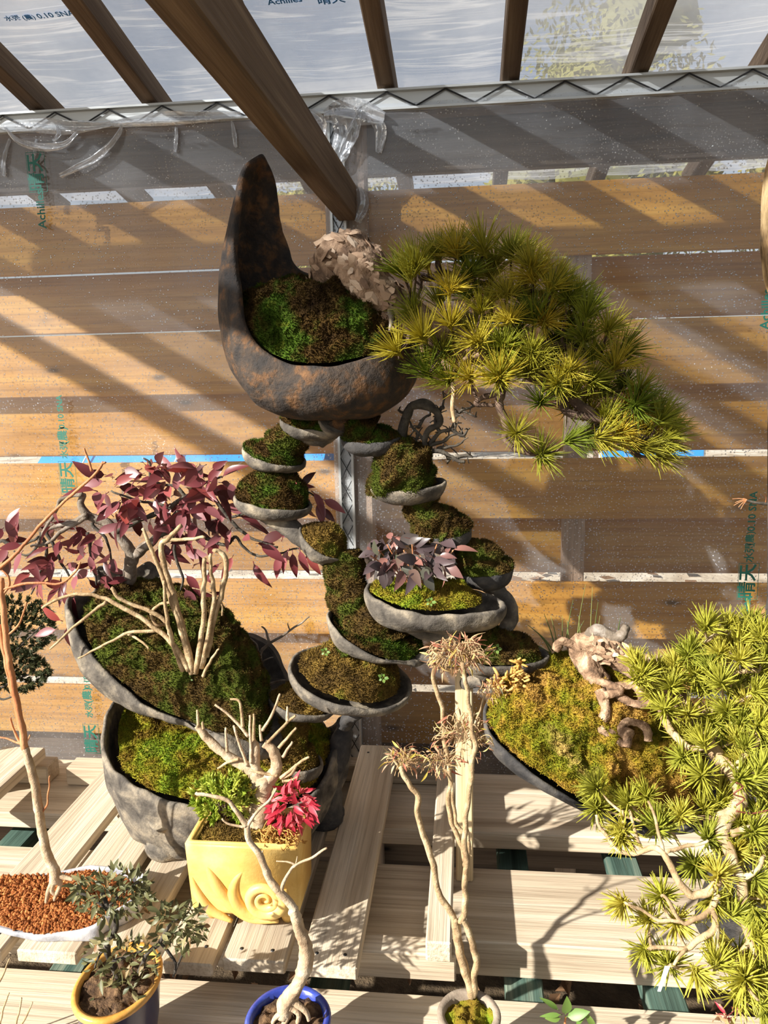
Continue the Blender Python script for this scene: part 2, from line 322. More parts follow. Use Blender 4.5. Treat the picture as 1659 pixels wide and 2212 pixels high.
# ---------------------------------------------------------------- large structure
def board(name, a, b, w_, t, mat, parent, up=(0, 0, 1), root=None, bev=0.003, **kw):
    a, b = V(a), V(b); x = (b-a); Ln = x.length; x.normalize()
    z = V(up); z = (z - x*z.dot(x)).normalized(); y = z.cross(x)
    bm = bmesh.new(); bmesh.ops.create_cube(bm, size=1.0)
    for v_ in bm.verts: v_.co = V((v_.co.x*Ln, v_.co.y*w_, v_.co.z*t))
    if bev: bmesh.ops.bevel(bm, geom=bm.edges[:], offset=min(bev, t*0.25), segments=1, affect='EDGES')
    me = bpy.data.meshes.new(name); bm.to_mesh(me); bm.free()
    me.materials.append(mat)
    o = bpy.data.objects.new(name, me); col.objects.link(o); o.parent = parent
    r = root or parent
    M4 = Matrix((x, y, z)).transposed().to_4x4(); M4.translation = (a+b)/2 - (BASE[r] if r else V((0, 0, 0)))
    o.matrix_local = M4
    return tag(o, **kw)

FY = 2.0                                                             # the wall film
XL, XR = -2.1, 1.6
floor = MB(); floor.add([(-6, -4, 0), (6, -4, 0), (6, 2.14, 0), (-6, 2.14, 0)], [(0, 1, 2, 3)])
floor.build('floor', M['ground'], smooth=False, kind='structure')
yard = MB(); yard.add([(-30, 2.14, -0.02), (30, 2.14, -0.02), (30, 40, -0.02), (-30, 40, -0.02)], [(0, 1, 2, 3)])
yard.build('yard_ground', M['yard'], smooth=False, kind='structure')

wall = thing('wall_back', (0, 2.06, 0), kind='structure')
def zat(y, Y, x=1300): return P(x, y, Y).z
boards = [('f', 410, 548), ('b', 553, 688), ('f', 692, 836), ('b', 820, 973), ('f', 990, 1121), ('b', 1112, 1237),
          ('f', 1257, 1379), ('b', 1366, 1488), ('f', 1506, 1618), ('b', 1612, 1740), ('f', 1748, 1880), ('b', 1872, 2000), ('f', 2006, 2140)]
for k, y0, y1 in boards:
    Yf = 2.075 if k == 'f' else 2.13
    x_ = 829 if y0 == 410 else 1300
    z1 = zat(y0, Yf, x_); z0 = zat(y1, Yf)
    board('board', (XL, Yf+0.008, (z0+z1)/2), (XR, Yf+0.008, (z0+z1)/2+random.uniform(-.003, .003)), abs(z1-z0), 0.016, M['fence'] if y1 < 1700 else M['header'], wall, up=(0, -1, 0))  # lowest boards take the dark header wood, imitating shade under the bench
zh0 = zat(377, 2.10, 829)
board('header_beam', (XL, 2.1175, (2.235+zh0)/2), (XR, 2.1175, (2.235+zh0)/2), 2.235-zh0, 0.035, M['header'], wall, up=(0, -1, 0), bev=0.004)
for px in (1237, 764, -190):                                         # fence posts between the two layers of boards
    xx = P(px, 1180, 2.11).x
    board('fence_post', (xx, 2.1125, 0.1), (xx, 2.1125, zat(428, 2.11, 829)), 0.06, 0.034, M['post'], wall, up=(0, -1, 0))
xa = P(723, 1000, 2.02).x; xb = P(806, 1000, 2.02).x
board('post', ((xa+xb)/2, 2.034, 0.0), ((xa+xb)/2, 2.034, 2.24), xb-xa, 0.055, M['post'], wall, up=(0, -1, 0), bev=0.004)
xp = (xa+xb)/2
xr = P(749, 1000, 2.0).x
rail = MB()                                                          # upright clip rail on the post
for dx in (-0.017, 0.017):
    rail.box((xr+dx-0.003, 1.984, 0.45), (xr+dx+0.003, 1.999, 2.23))
rail.box((xr-0.017, 1.995, 0.45), (xr+0.017, 1.999, 2.23))
r1 = rail.build('clip_rail', M['alu'], wall, smooth=False)
wz = MB(); pts = []
for i in range(30):
    pts.append(V((xr+(0.016 if i % 2 else -0.016), 1.987, 0.47+i*0.06)))
wz.tube(pts, 0.0016, 5); pts = [V((p.x*-1+2*xr, 1.989, p.z+0.004)) for p in pts[::1]]
wz.tube(pts, 0.0013, 5)
wz.build('spring_wire', M['wire'], r1, root=wall)
rail = MB(); zt = 2.242                                              # level clip rail along the top of the wall
rail.box((XL, 1.983, zt+0.010), (XR, 1.999, zt+0.015)); rail.box((XL, 1.983, zt-0.032), (XR, 1.999, zt-0.027)); rail.box((XL, 1.995, zt-0.03), (XR, 1.999, zt+0.012))
r2 = rail.build('clip_rail', M['alu'], wall, smooth=False)
wz = MB(); pts = []
for i in range(52):
    pts.append(V((XL+0.02+i*0.07, 1.989, zt-0.008+(0.017 if i % 2 else -0.017))))
wz.tube(pts, 0.0022, 5); wz.build('spring_wire', M['wire'], r2, root=wall)
rb = MB(); rb.box((XL, 2.0, zt-0.035), (XR, 2.06, zt+0.014)); rb.build('top_plate', M['header'], wall, smooth=False)

# wall film: one sheet of grid, slack and rippled towards the top
fm = MB(); nx, nz = 150, 90; z0, z1 = 0.40, 2.225
for j in range(nz+1):
    for i in range(nx+1):
        x = XL+(XR-XL)*i/nx; z = z0+(z1-z0)*j/nz
        amp = 0.0025+0.010*max(0, (z-2.0)/0.22)**1.5
        y = FY-0.006-amp*(0.5+0.5*noise.noise(V((x*14, z*3, 1))))-0.002*noise.noise(V((x*3, z*2, 7)))
        if abs(x-xp) < 0.07: y = min(y, 1.992)
        fm.v.append(V((x, y, z)))
for j in range(nz):
    for i in range(nx):
        a = j*(nx+1)+i; fm.f.append((a, a+1, a+nx+2, a+nx+1))
fm.build('film_sheet', M['film'], wall)

# loose folds of film under the top rail
def fold(px, Y, w_, name='film_fold', n=14, tw=1.0):
    pts = catmull([P(x, y, Y) for x, y in px], 5); mb = MB(); m = len(pts)
    for i, p in enumerate(pts):
        d = (pts[min(i+1, m-1)]-pts[max(i-1, 0)]).normalized(); sd_ = d.cross(V((0, 1, 0))).normalized()
        t = i/(m-1); ww = w_*(0.35+0.65*math.sin(math.pi*min(0.95, max(0.05, t))))
        for k in range(7):
            u = k/6-0.5
            mb.v.append(p+sd_*(u*ww)+V((0, -0.006*tw*math.cos(u*9+t*4)-0.004*tw*noise.noise(p*60+V((u*5, 0, 0))), 0)))
    for i in range(m-1):
        for k in range(6):
            a = i*7+k; mb.f.append((a, a+1, a+8, a+7))
    return mb.build(name, M['fold'], wall)
fold([(720, 235), (740, 290), (735, 330), (722, 360)], 1.975, 0.050)
fold([(775, 235), (760, 290), (738, 335)], 1.97, 0.035)
fold([(700, 250), (760, 240), (830, 255)], 1.972, 0.06)
fold([(660, 240), (690, 262), (700, 300)], 1.976, 0.03)
fold([(800, 250), (822, 280), (818, 330)], 1.98, 0.03)
fold([(262, 275), (240, 310), (200, 345), (130, 380)], 1.975, 0.022)
fold([(10, 275), (40, 305), (90, 318), (140, 312), (170, 285)], 1.972, 0.018)
fold([(122, 270), (128, 290), (116, 306)], 1.97, 0.012)
fold([(0, 275), (70, 270), (150, 275), (240, 268)], 1.974, 0.035)
fold([(240, 268), (330, 258), (430, 252), (520, 246)], 1.974, 0.030)
fold([(380, 275), (381, 300), (379, 328)], 1.985, 0.012)
fold([(500, 262), (506, 290), (510, 318)], 1.985, 0.014)
fold([(20, 300), (10, 340), (8, 380)], 1.985, 0.012)
fold([(78, 300), (75, 330), (68, 360)], 1.985, 0.010)
fold([(775, 405), (785, 440), (772, 480)], 1.97, 0.03)

# green maker's print running up the film
def print_text(txt, p, size, ang, mat, Y, flip=False, parent=wall, root=wall, name='film_print', M0=None, frame_=None):
    cu = bpy.data.curves.new('t', 'FONT'); cu.body = txt; cu.size = size; cu.align_x = 'CENTER'; cu.align_y = 'CENTER'; cu.extrude = 0.0001; cu.resolution_u = 2; cu.offset = size*0.02
    tmp = bpy.data.objects.new('t', cu); col.objects.link(tmp)
    bpy.context.view_layer.update()
    me = bpy.data.meshes.new_from_object(tmp.evaluated_get(bpy.context.evaluated_depsgraph_get()))
    bpy.data.objects.remove(tmp); bpy.data.curves.remove(cu)
    if frame_:
        bm = bmesh.new(); bm.from_mesh(me); wx, wy, th = frame_
        for x0, x1, y0, y1 in ((-wx, wx, wy-th, wy), (-wx, wx, -wy, -wy+th), (-wx, -wx+th, -wy, wy), (wx-th, wx, -wy, wy)):
            vs_ = [bm.verts.new((x, y, 0)) for x, y in ((x0, y0), (x1, y0), (x1, y1), (x0, y1))]; bm.faces.new(vs_)
        bm.to_mesh(me); bm.free()
    me.name = name; me.materials.clear(); me.materials.append(mat)
    R3 = Matrix.Rotation(math.radians(90), 4, 'X') @ Matrix.Rotation(math.radians(ang), 4, 'Z')
    if flip: R3 = R3 @ Matrix.Scale(-1, 4, (1, 0, 0))
    if M0 is not None: R3 = M0 @ Matrix.Rotation(math.radians(ang), 4, 'Z') @ (Matrix.Scale(-1, 4, (1, 0, 0)) if flip else Matrix.Identity(4))
    o = bpy.data.objects.new(name, me); col.objects.link(o); o.parent = parent
    o.matrix_local = Matrix.Translation(P(p[0], p[1], Y)-BASE[root]) @ R3
    return o
PY = 1.976
for x, y in ((198, 1596), (147, 1032)):
    print_text('晴天', (x, y), 0.044, 90, M['print'], PY, frame_=(0.046, 0.024, 0.0012))
print_text('水張', (193, 1534), 0.024, 90, M['print'], PY); print_text('(農)', (189, 1502), 0.030, 90, M['print'], PY); print_text('0.10 SNA', (186, 1456), 0.023, 90, M['print'], PY)
print_text('水張', (139, 972), 0.024, 90, M['print'], PY); print_text('(農)', (136, 941), 0.030, 90, M['print'], PY); print_text('0.10 SNA', (131, 890), 0.023, 90, M['print'], PY)
print_text('Achilles', (89, 452), 0.030, 90, M['print'], PY); print_text('晴天', (79, 372), 0.046, 90, M['print'], PY, frame_=(0.048, 0.025, 0.0012))
print_text('0.10 SNA', (1626, 1105), 0.026, 90, M['print'], PY); print_text('(農)', (1621, 1163), 0.023, 90, M['print'], PY); print_text('水張', (1620, 1194), 0.025, 90, M['print'], PY)
print_text('晴天', (1616, 1256), 0.046, 90, M['print'], PY, frame_=(0.048, 0.025, 0.0012)); print_text('Achilles', (1611, 1328), 0.030, 90, M['print'], PY)
print_text('Achilles', (1655, 668), 0.030, 90, M['print'], PY)

# ceiling: rafters sloping down to the wall and out over it, film above them
ceil = thing('ceiling', (0, 2.0, 2.26), kind='structure')
SL = 0.2; zr = 2.262                                                  # underside of rafters above the rail
def roofz(Y): return zr+(2.0-Y)*SL
upn = V((0, SL, 1)).normalized()
YE, YB = 2.67, 0.30
x0r = P(834, 207, 2.0).x
for k in range(-7, 6):
    xx = x0r+0.2965*k
    wd = 0.042
    board('rafter', (xx, YB, roofz(YB)+0.03), (xx, YE, roofz(YE)+0.03), wd, 0.06, M['rafter'], ceil, up=upn)
rf = MB(); nx, ny = 260, 60
for j in range(ny+1):
    for i in range(nx+1):
        x = XL+(XR-XL)*i/nx; Y = YB+(YE-YB)*j/ny
        ph = ((x-x0r)/0.2965) % 1.0
        slack = math.sin(math.pi*ph)
        wr = noise.noise(V((x*2.5+Y*1.5, Y*26-x*5, 3)))
        z = roofz(Y)+0.064+0.006*slack*wr-0.006*slack
        rf.v.append(V((x, Y, z)))
for j in range(ny):
    for i in range(nx):
        a = j*(nx+1)+i; rf.f.append((a, a+1, a+nx+2, a+nx+1))
rf.build('roof_film', M['roof'], ceil)
ro = MB(); zz = roofz(1.26)+0.06+0.09
ro.tube([V((XL+(XR-XL)*i/12, 1.26, zz+0.006*math.sin(i*2.1))) for i in range(13)], 0.085, 14); ro.build('unseen_shadow_roll', M['shadow_roll'], ceil)  # unseen roll added on the roof to cast a dark band on the fence
# tie beam coming from the top of the post towards the viewer
xbl = P(733, 476, 2.0).x; xbr = P(771, 478, 2.0).x; zb = P(770, 478, 2.0).z; ztb = P(770, 400, 2.0).z
board('tie_beam', ((xbl+xbr)/2, 0.35, (zb+ztb)/2), ((xbl+xbr)/2, 1.99, (zb+ztb)/2), xbr-xbl+0.004, ztb-zb, M['rafter'], ceil, up=(0, 0, 1), bev=0.004)
Mr = Matrix.Rotation(math.radians(180-11.3), 4, 'X')
for txt, x, y, s in (('0.10 SNA', 120, 32, 0.022), ('(農)', 62, 38, 0.018), ('水張', 27, 40, 0.018), ('Achilles', 615, 2, 0.024), ('晴天', 715, 0, 0.03)):
    d = ray(x, y); t = (roofz(0)+0.056-CAM.z)/(d.z+SL*d.y)
    print_text(txt, (x, y), s, 2, M['printb'], (d*t).y, parent=ceil, root=ceil, M0=Mr)

# what lies outside, seen in slits between the boards and dimly through the roof film
tb = thing('tarp_stack', (-2.6, 9.0, 0), 'bright blue tarp-covered stack outside, seen through the fence slit at left', 'tarp')
m = MB(); n = 12
for i in range(n+1):
    for j in range(7):
        a = math.pi*j/6; x = -5.0+3.4*i/n
        m.v.append(V((x, 9.0-0.8*math.cos(a), max(0, 0.75*math.sin(a)**0.6+0.05*noise.noise(V((x*3, j, 0)))))))
for i in range(n):
    for j in range(6):
        a = i*7+j; m.f.append((a, a+1, a+8, a+7))
m.build('tarp_sheet', M['tarp'], tb)
for x in (-4.4, -3.3, -2.2):
    rp = MB(); rp.tube([V((x, 9.0-0.82*math.cos(math.pi*j/10), 0.79*math.sin(math.pi*j/10)**0.6)) for j in range(11)], 0.012, 5)
    rp.build('tie_rope', M['white'], tb)
cr = thing('white_crate', (1.9, 9.2, 0), 'white and blue slatted crate outside, seen through the fence slit at far right', 'crate')
for k in range(4): board('slat', (1.5, 8.8, 0.12+k*0.17), (2.6, 8.8, 0.12+k*0.17), 0.13, 0.02, M['tarp'] if k == 3 else M['white'], cr, up=(0, -1, 0))
for x in (1.5, 2.6): board('corner_post', (x, 8.83, 0), (x, 8.83, 0.75), 0.05, 0.04, M['white'], cr, up=(0, -1, 0))
stn = [MB() for _ in range(2)]
for i in range(700):
    x = random.uniform(-5, -0.2) if i % 2 else random.uniform(0.2, 5); y = random.uniform(3, 7.5); r = random.uniform(0.02, 0.07)
    a = random.uniform(0, 6.28)
    stn[i % 2].add([(x+r*math.cos(a+q), y+r*math.sin(a+q), random.uniform(0.0, 0.03)) for q in (0, 1.5, 3.0, 4.6)], [(0, 1, 2, 3)])
tag(stn[0].build('fallen_leaves', M['dry'], smooth=False), 'brown fallen leaves strewn on the yard beyond the fence', 'leaves', kind='stuff')
tag(stn[1].build('gravel_scatter', M['white'], smooth=False), 'pale stones scattered on the yard beyond the fence', 'stones', kind='stuff')
def far_tree(x, y, h, r, lab):
    t = thing('far_tree', (x, y, 0), lab, 'tree', 'trees dimly seen through the roof film')
    tr = MB(); tr.tube([V((x+0.1*math.sin(q), y, h*0.8*q/6)) for q in range(7)], [0.14*(1-q/8) for q in range(7)], 8)
    for q in range(9):
        a = q*2.4; b = V((x, y, h*(0.35+0.05*q))); e = b+V((math.cos(a)*r*0.8, math.sin(a)*r*0.8, 0.5))
        tr.tube([b, (b+e)/2+V((0, 0, 0.2)), e], [0.05, 0.03, 0.012], 5)
    tr.build('trunk', M['pinebr'], t)
    cw = MB(); c = V((x, y, h*0.66))
    for i in range(8000):
        d = V((random.gauss(0, 1), random.gauss(0, 1), random.gauss(0, 1))).normalized()*random.random()**0.4
        p = c+V((d.x*r, d.y*r, d.z*h*0.36)); a = V((random.gauss(0, 1), random.gauss(0, 1), random.gauss(0, 1))).normalized()*0.045; b = a.orthogonal().normalized()*0.026
        cw.add([p-a, p+b, p+a, p-b], [(0, 1, 2, 3)])
    for i in range(26):
        d = V((random.gauss(0, 1), random.gauss(0, 1), random.gauss(0, 1))).normalized()*random.random()**0.5
        q = c+V((d.x*r*.8, d.y*r*.8, d.z*h*0.3)); rr_ = random.uniform(.25, .45)
        for a in range(6):
            for b in range(8):
                e = V((math.sin(a*.628)*math.cos(b*.785), math.sin(a*.628)*math.sin(b*.785), math.cos(a*.628)))*rr_
                cw.v.append(q+e*(1+.5*noise.noise((q+e)*3)))
        n0 = len(cw.v)-48
        for a in range(5):
            for b in range(8): cw.f.append((n0+a*8+b, n0+a*8+(b+1) % 8, n0+a*8+8+(b+1) % 8, n0+a*8+8+b))
    cw.build('foliage', M['farleaf'], t, smooth=False, kind='stuff')
far_tree(1.5, 9.0, 5.4, 1.3, 'yellow-green tree behind the fence, above the right end of the top rail')
far_tree(4.8, 10.5, 5.6, 1.5, 'yellow-green tree behind the fence, rightmost of those dimly seen above the rail')
far_tree(-1.9, 12.5, 5.0, 1.3, 'yellow-green tree behind the fence, above the middle of the top rail')

# ---------------------------------------------------------------- bench, pallet and loose timber
ZP, ZB = 0.604, 0.529
bench = thing('plant_bench', (0, 1.4, 0), 'low wooden plant bench of wide weathered planks on green posts', 'bench')
def hplank(Ya, Yb, Zt, th, xa_, xb_, parent, name='plank', mat='bench'):
    return board(name, (xa_, (Ya+Yb)/2, Zt-th/2), (xb_, (Ya+Yb)/2, Zt-th/2), Yb-Ya, th, M[mat], parent)
yr0, yr1 = PZ(1200, 1805, ZB).y, PZ(1200, 1676, ZB).y
hplank(yr0, yr1, ZB, 0.042, -2.0, 1.5, bench)
yf0, yf1 = PZ(1200, 2044, ZB).y, PZ(1200, 1882, ZB).y
hplank(yf0, yf1, ZB, 0.075, -2.0, 1.5, bench)
yl1 = PZ(1200, 2166, ZB).y
hplank(yl1-0.24, yl1, ZB, 0.05, -2.0, 1.5, bench)
for px in (1135, 1440, 100, -300, 1800, 700):
    xx = PZ(px, 2150, 0.46).x
    board('crossbar', (xx, 0.85, 0.43), (xx, 1.92, 0.43), 0.07, 0.045, M['green'], bench)
    for yy in (1.0, 1.75): board('leg', (xx+0.06, yy, 0.0), (xx+0.06, yy, 0.45), 0.07, 0.05, M['green'], bench)
gl = MB()
for i in range(420):
    x = random.uniform(-1.1, 0.8); y = random.uniform(0.7, 2.0); a = random.uniform(0, 6.28); r = random.uniform(0.015, 0.04)
    z = random.uniform(0.004, 0.03); dx, dy = r*math.cos(a), r*math.sin(a)
    gl.add([(x-dx, y-dy, z), (x-dy*.4, y+dx*.4, z+.012), (x+dx, y+dy, z), (x+dy*.4, y-dx*.4, z+.004)], [(0, 1, 2, 3)])
tag(gl.build('ground_leaves', M['dry'], smooth=False), 'dead brown leaves lying on the soil under the bench', 'leaves', kind='stuff')

pal = thing('slatted_pallet', (-0.5, 1.5, ZB), 'slatted platform of weathered planks lying on the bench under the moss sculpture', 'pallet')
Y0p, Y1p = 1.116, 1.90
def xat(px, py): return PZ(px, py, ZP).x
gaps = [(-0.187, None)]
edges = [(xat(770, 2098), xat(640, 2080)+0.006), (xat(618, 2085)-0.004, xat(506, 2006)), (xat(484, 2040)-0.006, xat(362, 2040)+0.0), (xat(330, 2010)-0.004, xat(225, 2015)+0.0)]
xs = edges[-1][1]
for i in range(5):
    a = xs-0.026-i*0.138; edges.append((a, a-0.112))
print('plank edges', [(round(a, 3), round(b, 3)) for a, b in edges])
for i, (a, b) in enumerate(edges):
    if i > 5: continue
    dy = random.uniform(-0.008, 0.012)
    board('plank', ((a+b)/2, Y0p+dy, ZP-0.0125), ((a+b)/2, Y1p+dy*0.5, ZP-0.0125), abs(a-b), 0.025, M['bench'], pal)
zb_t = ZP-0.0255; pbe = PZ(880, 2060, zb_t); xend = PZ(985, 2050, zb_t).x; zb_b = P(880, 2117, pbe.y).z
print('bearer', pbe, zb_b)
board('bearer', (-1.3, pbe.y+0.0225, (zb_t+zb_b)/2), (xend, pbe.y+0.0225, (zb_t+zb_b)/2), 0.045, zb_t-zb_b, M['bench'], pal)
xe2 = PZ(955, 1675, ZP-0.025).x
board('bearer', (-0.64, 1.86, 0.5541), (xe2, 1.86, 0.5541), 0.045, 0.049, M['bench'], pal)
nl = MB()
for a, b in edges[:6]:
    for yy in (1.15, 1.86):
        for q in (0.25, 0.75):
            c = V((a+(b-a)*q, yy, ZP)); nl.tube([c-V((0, 0, 0.004)), c+V((0, 0, 0.0006))], 0.0035, 8)
nl.build('nail_heads', M['wire'], pal, kind='stuff')

def timber(name, a, b, w_, t, lab, mat='bench', cat='board', up=(0, 0, 1)):
    t_ = thing(name, (V(a)+V(b))/2-V((0, 0, t/2)), lab, cat)
    board('timber', a, b, w_, t, M[mat], t_, up=up); return t_
xl = (PZ(922, 2010, 0.612).x+PZ(975, 2010, 0.612).x)/2
timber('timber_batten', (xl, 1.175, 0.598), (xl, 1.86, 0.598), 0.045, 0.04, 'narrow grey-brown timber batten lying across the bearers right of the pallet')
za, zb2 = PZ(0, 1640, 0.58), PZ(128, 1640, 0.58)
timber('short_board', (-1.55, 1.80, ZB+0.026), (PZ(128, 1640, 0.57).x, 1.80, ZB+0.026), 0.06, 0.05, 'grey square-ended short board on the rear bench plank at the far left')
timber('short_board', (PZ(158, 1650, 0.57).x, 1.80, ZB+0.026), (PZ(245, 1650, 0.57).x, 1.80, ZB+0.026), 0.06, 0.05, 'grey short board running behind the large grey planter at left')
timber('plank_end', (-1.18, 1.45, ZP+0.008), (-1.18, 1.79, ZP+0.008), 0.12, 0.03, 'plank end lying on the short board at the left edge of the photo')
xs_ = P(1003, 1700, 1.46).x; zt_ = P(1003, 1446, 1.46).z
st = thing('prop_stake', (xs_, 1.47, ZB), 'pale yellow squared stake standing upright on the bench behind the thin twisted tree', 'stake')
board('stake', (xs_, 1.475, ZB), (xs_, 1.475, zt_), 0.036, 0.03, M['stake'], st, up=(0, -1, 0))
# ---------------------------------------------------------------- pots and moss
def shell(px, bottom, foot=0.3, a=0.8, bulges=None, nr=14, thick=0.008, rough=0.003, N=72, lip=0.0):
    """an open hand-built bowl whose rim runs through the photo points (x, y, Y)"""
    R = [P(*p) for p in px]; n = len(R); sub = max(3, N//n)
    bl = bulges or [0.12]*n
    rim = catmull(R, sub, True); bb = [b.x for b in catmull([V((b, 0, 0)) for b in bl], sub, True)]
    B = P(*bottom); m = len(rim); mb = MB()
    for j in range(nr+1):
        t = j/nr
        for k, r in enumerate(rim):
            d = r-B
            f = foot+(1-foot)*math.sin(t*math.pi/2)**a+bb[k]*math.sin(math.pi*t)
            g = 1-math.cos(t*math.pi/2)
            p = B+V((d.x*f, d.y*f, d.z*g))
            p += noise.noise_vector(p*26)*rough+noise.noise_vector(p*70)*rough*0.45
            mb.v.append(p)
    for j in range(nr):
        for k in range(m):
            q = j*m+k; q2 = j*m+(k+1) % m
            mb.f.append((q, q2, q2+m, q+m))
    mb.v.append(B); c = len(mb.v)-1
    for k in range(m): mb.f.append((c, (k+1) % m, k))
    # orientation outwards
    cen = sum(rim, V((0, 0, 0)))/m; f0 = mb.f[m*3]
    nrm = (mb.v[f0[1]]-mb.v[f0[0]]).cross(mb.v[f0[2]]-mb.v[f0[0]])
    if nrm.dot(mb.v[f0[0]]-V((cen.x, cen.y, mb.v[f0[0]].z))) < 0: mb.f = [tuple(reversed(f)) for f in mb.f]
    return mb, thick
def pot(name, sh, mat, parent, root=None, **kw):
    mb, th = sh
    o = mb.build(name, mat, parent, root=root, **kw)
    md = o.modifiers.new('thickness', 'SOLIDIFY'); md.thickness = th; md.offset = -1.0
    bv = o.modifiers.new('soft', 'SUBSURF'); bv.levels = 1; bv.render_levels = 1
    return o
def ell(cx, cy, rx, ry, tilt, Y, dr, n=14):
    """rim points of a roughly round bowl: image ellipse, centre distance Y, depth radius dr"""
    c, s = math.cos(math.radians(tilt)), math.sin(math.radians(tilt)); out = []
    for k in range(n):
        a = 2*math.pi*k/n; u = rx*math.cos(a); v_ = ry*math.sin(a)
        out.append((cx+u*c-v_*s, cy+u*s+v_*c, Y-dr*math.sin(a)))
    return out
def fuzz(mb, dens, hl=0.005, wd=0.0011, up=0.35):
    vs_ = list(mb.v); fs = list(mb.f)
    for f in fs:
        for tri in ((0, 1, 2), (0, 2, 3)) if len(f) == 4 else ((0, 1, 2),):
            a, b, c = (vs_[f[i]] for i in tri)
            nr = (b-a).cross(c-a); ar = nr.length/2
            if ar < 1e-9: continue
            nr.normalize(); k = ar*dens; k = int(k)+(random.random() < k-int(k))
            for _ in range(k):
                u, v_ = random.random(), random.random()
                if u+v_ > 1: u, v_ = 1-u, 1-v_
                p = a+(b-a)*u+(c-a)*v_
                d = (nr+V((random.gauss(0, .45), random.gauss(0, .45), random.gauss(0, .45)+up))).normalized()
                sd_ = d.cross(V((random.gauss(0, 1), random.gauss(0, 1), random.gauss(0, 1)))).normalized()*wd
                h = hl*random.uniform(0.5, 1.3)
                n0 = len(mb.v)
                mb.v += [p-sd_, p+sd_, p+d*h]; mb.f.append((n0, n0+1, n0+2))
def mound(px, apex, name, mat, parent, root=None, rough=0.010, dens=230000, nr=16, N=60, pw=0.75, hl=0.005, freq=26, flat=0.0, **kw):
    """a lumpy cushion of moss: foot line through photo points, highest point apex"""
    R = [P(*p) for p in px]; n = len(R); c0 = sum(R, V((0, 0, 0)))/n; R = [V((c0.x+(r.x-c0.x)*1.04, c0.y+(r.y-c0.y)*1.04, r.z)) for r in R]
    rim = catmull(R, max(3, N//n), True); m = len(rim); A = P(*apex); mb = MB()
    for j in range(nr+1):
        t = j/nr
        for k, r in enumerate(rim):
            f = math.cos(t*math.pi/2)**pw if j < nr else 0.02; g = math.sin(t*math.pi/2)
            p = V((A.x+(r.x-A.x)*f, A.y+(r.y-A.y)*f, r.z+(A.z-r.z)*g))
            nrm = V((r.x-A.x, r.y-A.y, 0)); nrm = (nrm.normalized()*math.cos(t*1.5)+V((0, 0, 1))*math.sin(t*1.5)).normalized()
            ds = (fbm(p, freq)*1.0+abs(noise.noise(p*freq*2.2))*0.7+fbm(p, freq*4, 2)*0.25)*rough*(0.35+0.65*min(1, t*4))
            mb.v.append(p+nrm*ds)
    for j in range(nr):
        for k in range(m):
            q = j*m+k; q2 = j*m+(k+1) % m
            mb.f.append((q, q2, q2+m, q+m))
    cen = sum(rim, V((0, 0, 0)))/m; tot = V((0, 0, 0))
    for f in mb.f: tot += (mb.v[f[1]]-mb.v[f[0]]).cross(mb.v[f[2]]-mb.v[f[0]])
    if tot.z < 0: mb.f = [tuple(reversed(f)) for f in mb.f]
    fuzz(mb, dens, hl)
    return mb.build(name, mat, parent, root=root, **kw)
def mtube(px, name, mat, parent, root=None, rough=0.008, dens=230000, n=22, hl=0.005, sub=8, **kw):
    """a moss-covered neck: (x, y, Y, radius in photo pixels)"""
    pts = catmull([P(x, y, Y) for x, y, Y, r in px], sub); rr = [v_.x for v_ in catmull([V((r*Y/FPX, 0, 0)) for x, y, Y, r in px], sub)]
    mb = MB(); mb.tube(pts, rr, n, cap=True)
    m = len(pts)
    for i in range(m):
        for k in range(n):
            q = i*n+k; p = mb.v[q]; d = (p-pts[i]).normalized()
            mb.v[q] = p+d*((fbm(p, 30)+abs(noise.noise(p*66))*0.6)*rough)
    mb.f = [f for f in mb.f]
    f0 = mb.f[n]; nrm = (mb.v[f0[1]]-mb.v[f0[0]]).cross(mb.v[f0[2]]-mb.v[f0[0]])
    if nrm.dot(mb.v[f0[0]]-pts[1]) < 0: mb.f = [tuple(reversed(f)) for f in mb.f]
    if dens: fuzz(mb, dens, hl)
    return mb.build(name, mat, parent, root=root, **kw)
def arm(px, name, mat, parent, root=None, rough=0.004, n=18, **kw):
    return mtube(px, name, mat, parent, root, rough, 0, n, **kw)

S = thing('moss_sculpture', P(520, 1840, 1.5), 'tall dark ceramic planter: a crescent bowl on two winding legs of mossy saucers', 'planter')
S.location.z = ZP; BASE[S] = V(S.location)
# --- the crescent bowl on top
rim = [(560, 327, 1.50), (528, 350, 1.46), (512, 410, 1.43), (507, 500, 1.41), (510, 590, 1.40), (522, 680, 1.38), (556, 745, 1.36), (620, 780, 1.34), (690, 789, 1.33), (760, 779, 1.34),
       (830, 757, 1.37), (885, 735, 1.43), (900, 690, 1.51), (860, 650, 1.58), (760, 620, 1.62), (690, 600, 1.61), (636, 572, 1.58), (613, 510, 1.56), (600, 440, 1.545), (586, 365, 1.52)]
bl = [0.85, 0.62, 0.42, 0.26, 0.2, 0.2, 0.2, 0.18, 0.18, 0.18, 0.18, 0.14, 0.1, 0.1, 0.1, 0.1, 0.12, 0.2, 0.4, 0.7]
moon = pot('crescent_bowl', shell(rim, (722, 906, 1.45), foot=0.20, a=0.85, bulges=bl, nr=22, thick=0.014, rough=0.004, N=100), M['rust'], S)
mound([(528, 690, 1.43), (560, 742, 1.39), (620, 776, 1.365), (690, 784, 1.36), (760, 774, 1.37), (830, 748, 1.40), (850, 700, 1.50), (760, 640, 1.585), (690, 610, 1.585), (632, 590, 1.56), (560, 640, 1.50)],
      (680, 610, 1.53), 'moss', M['moss'], moon, S, rough=0.016, pw=0.6, N=90, nr=24)
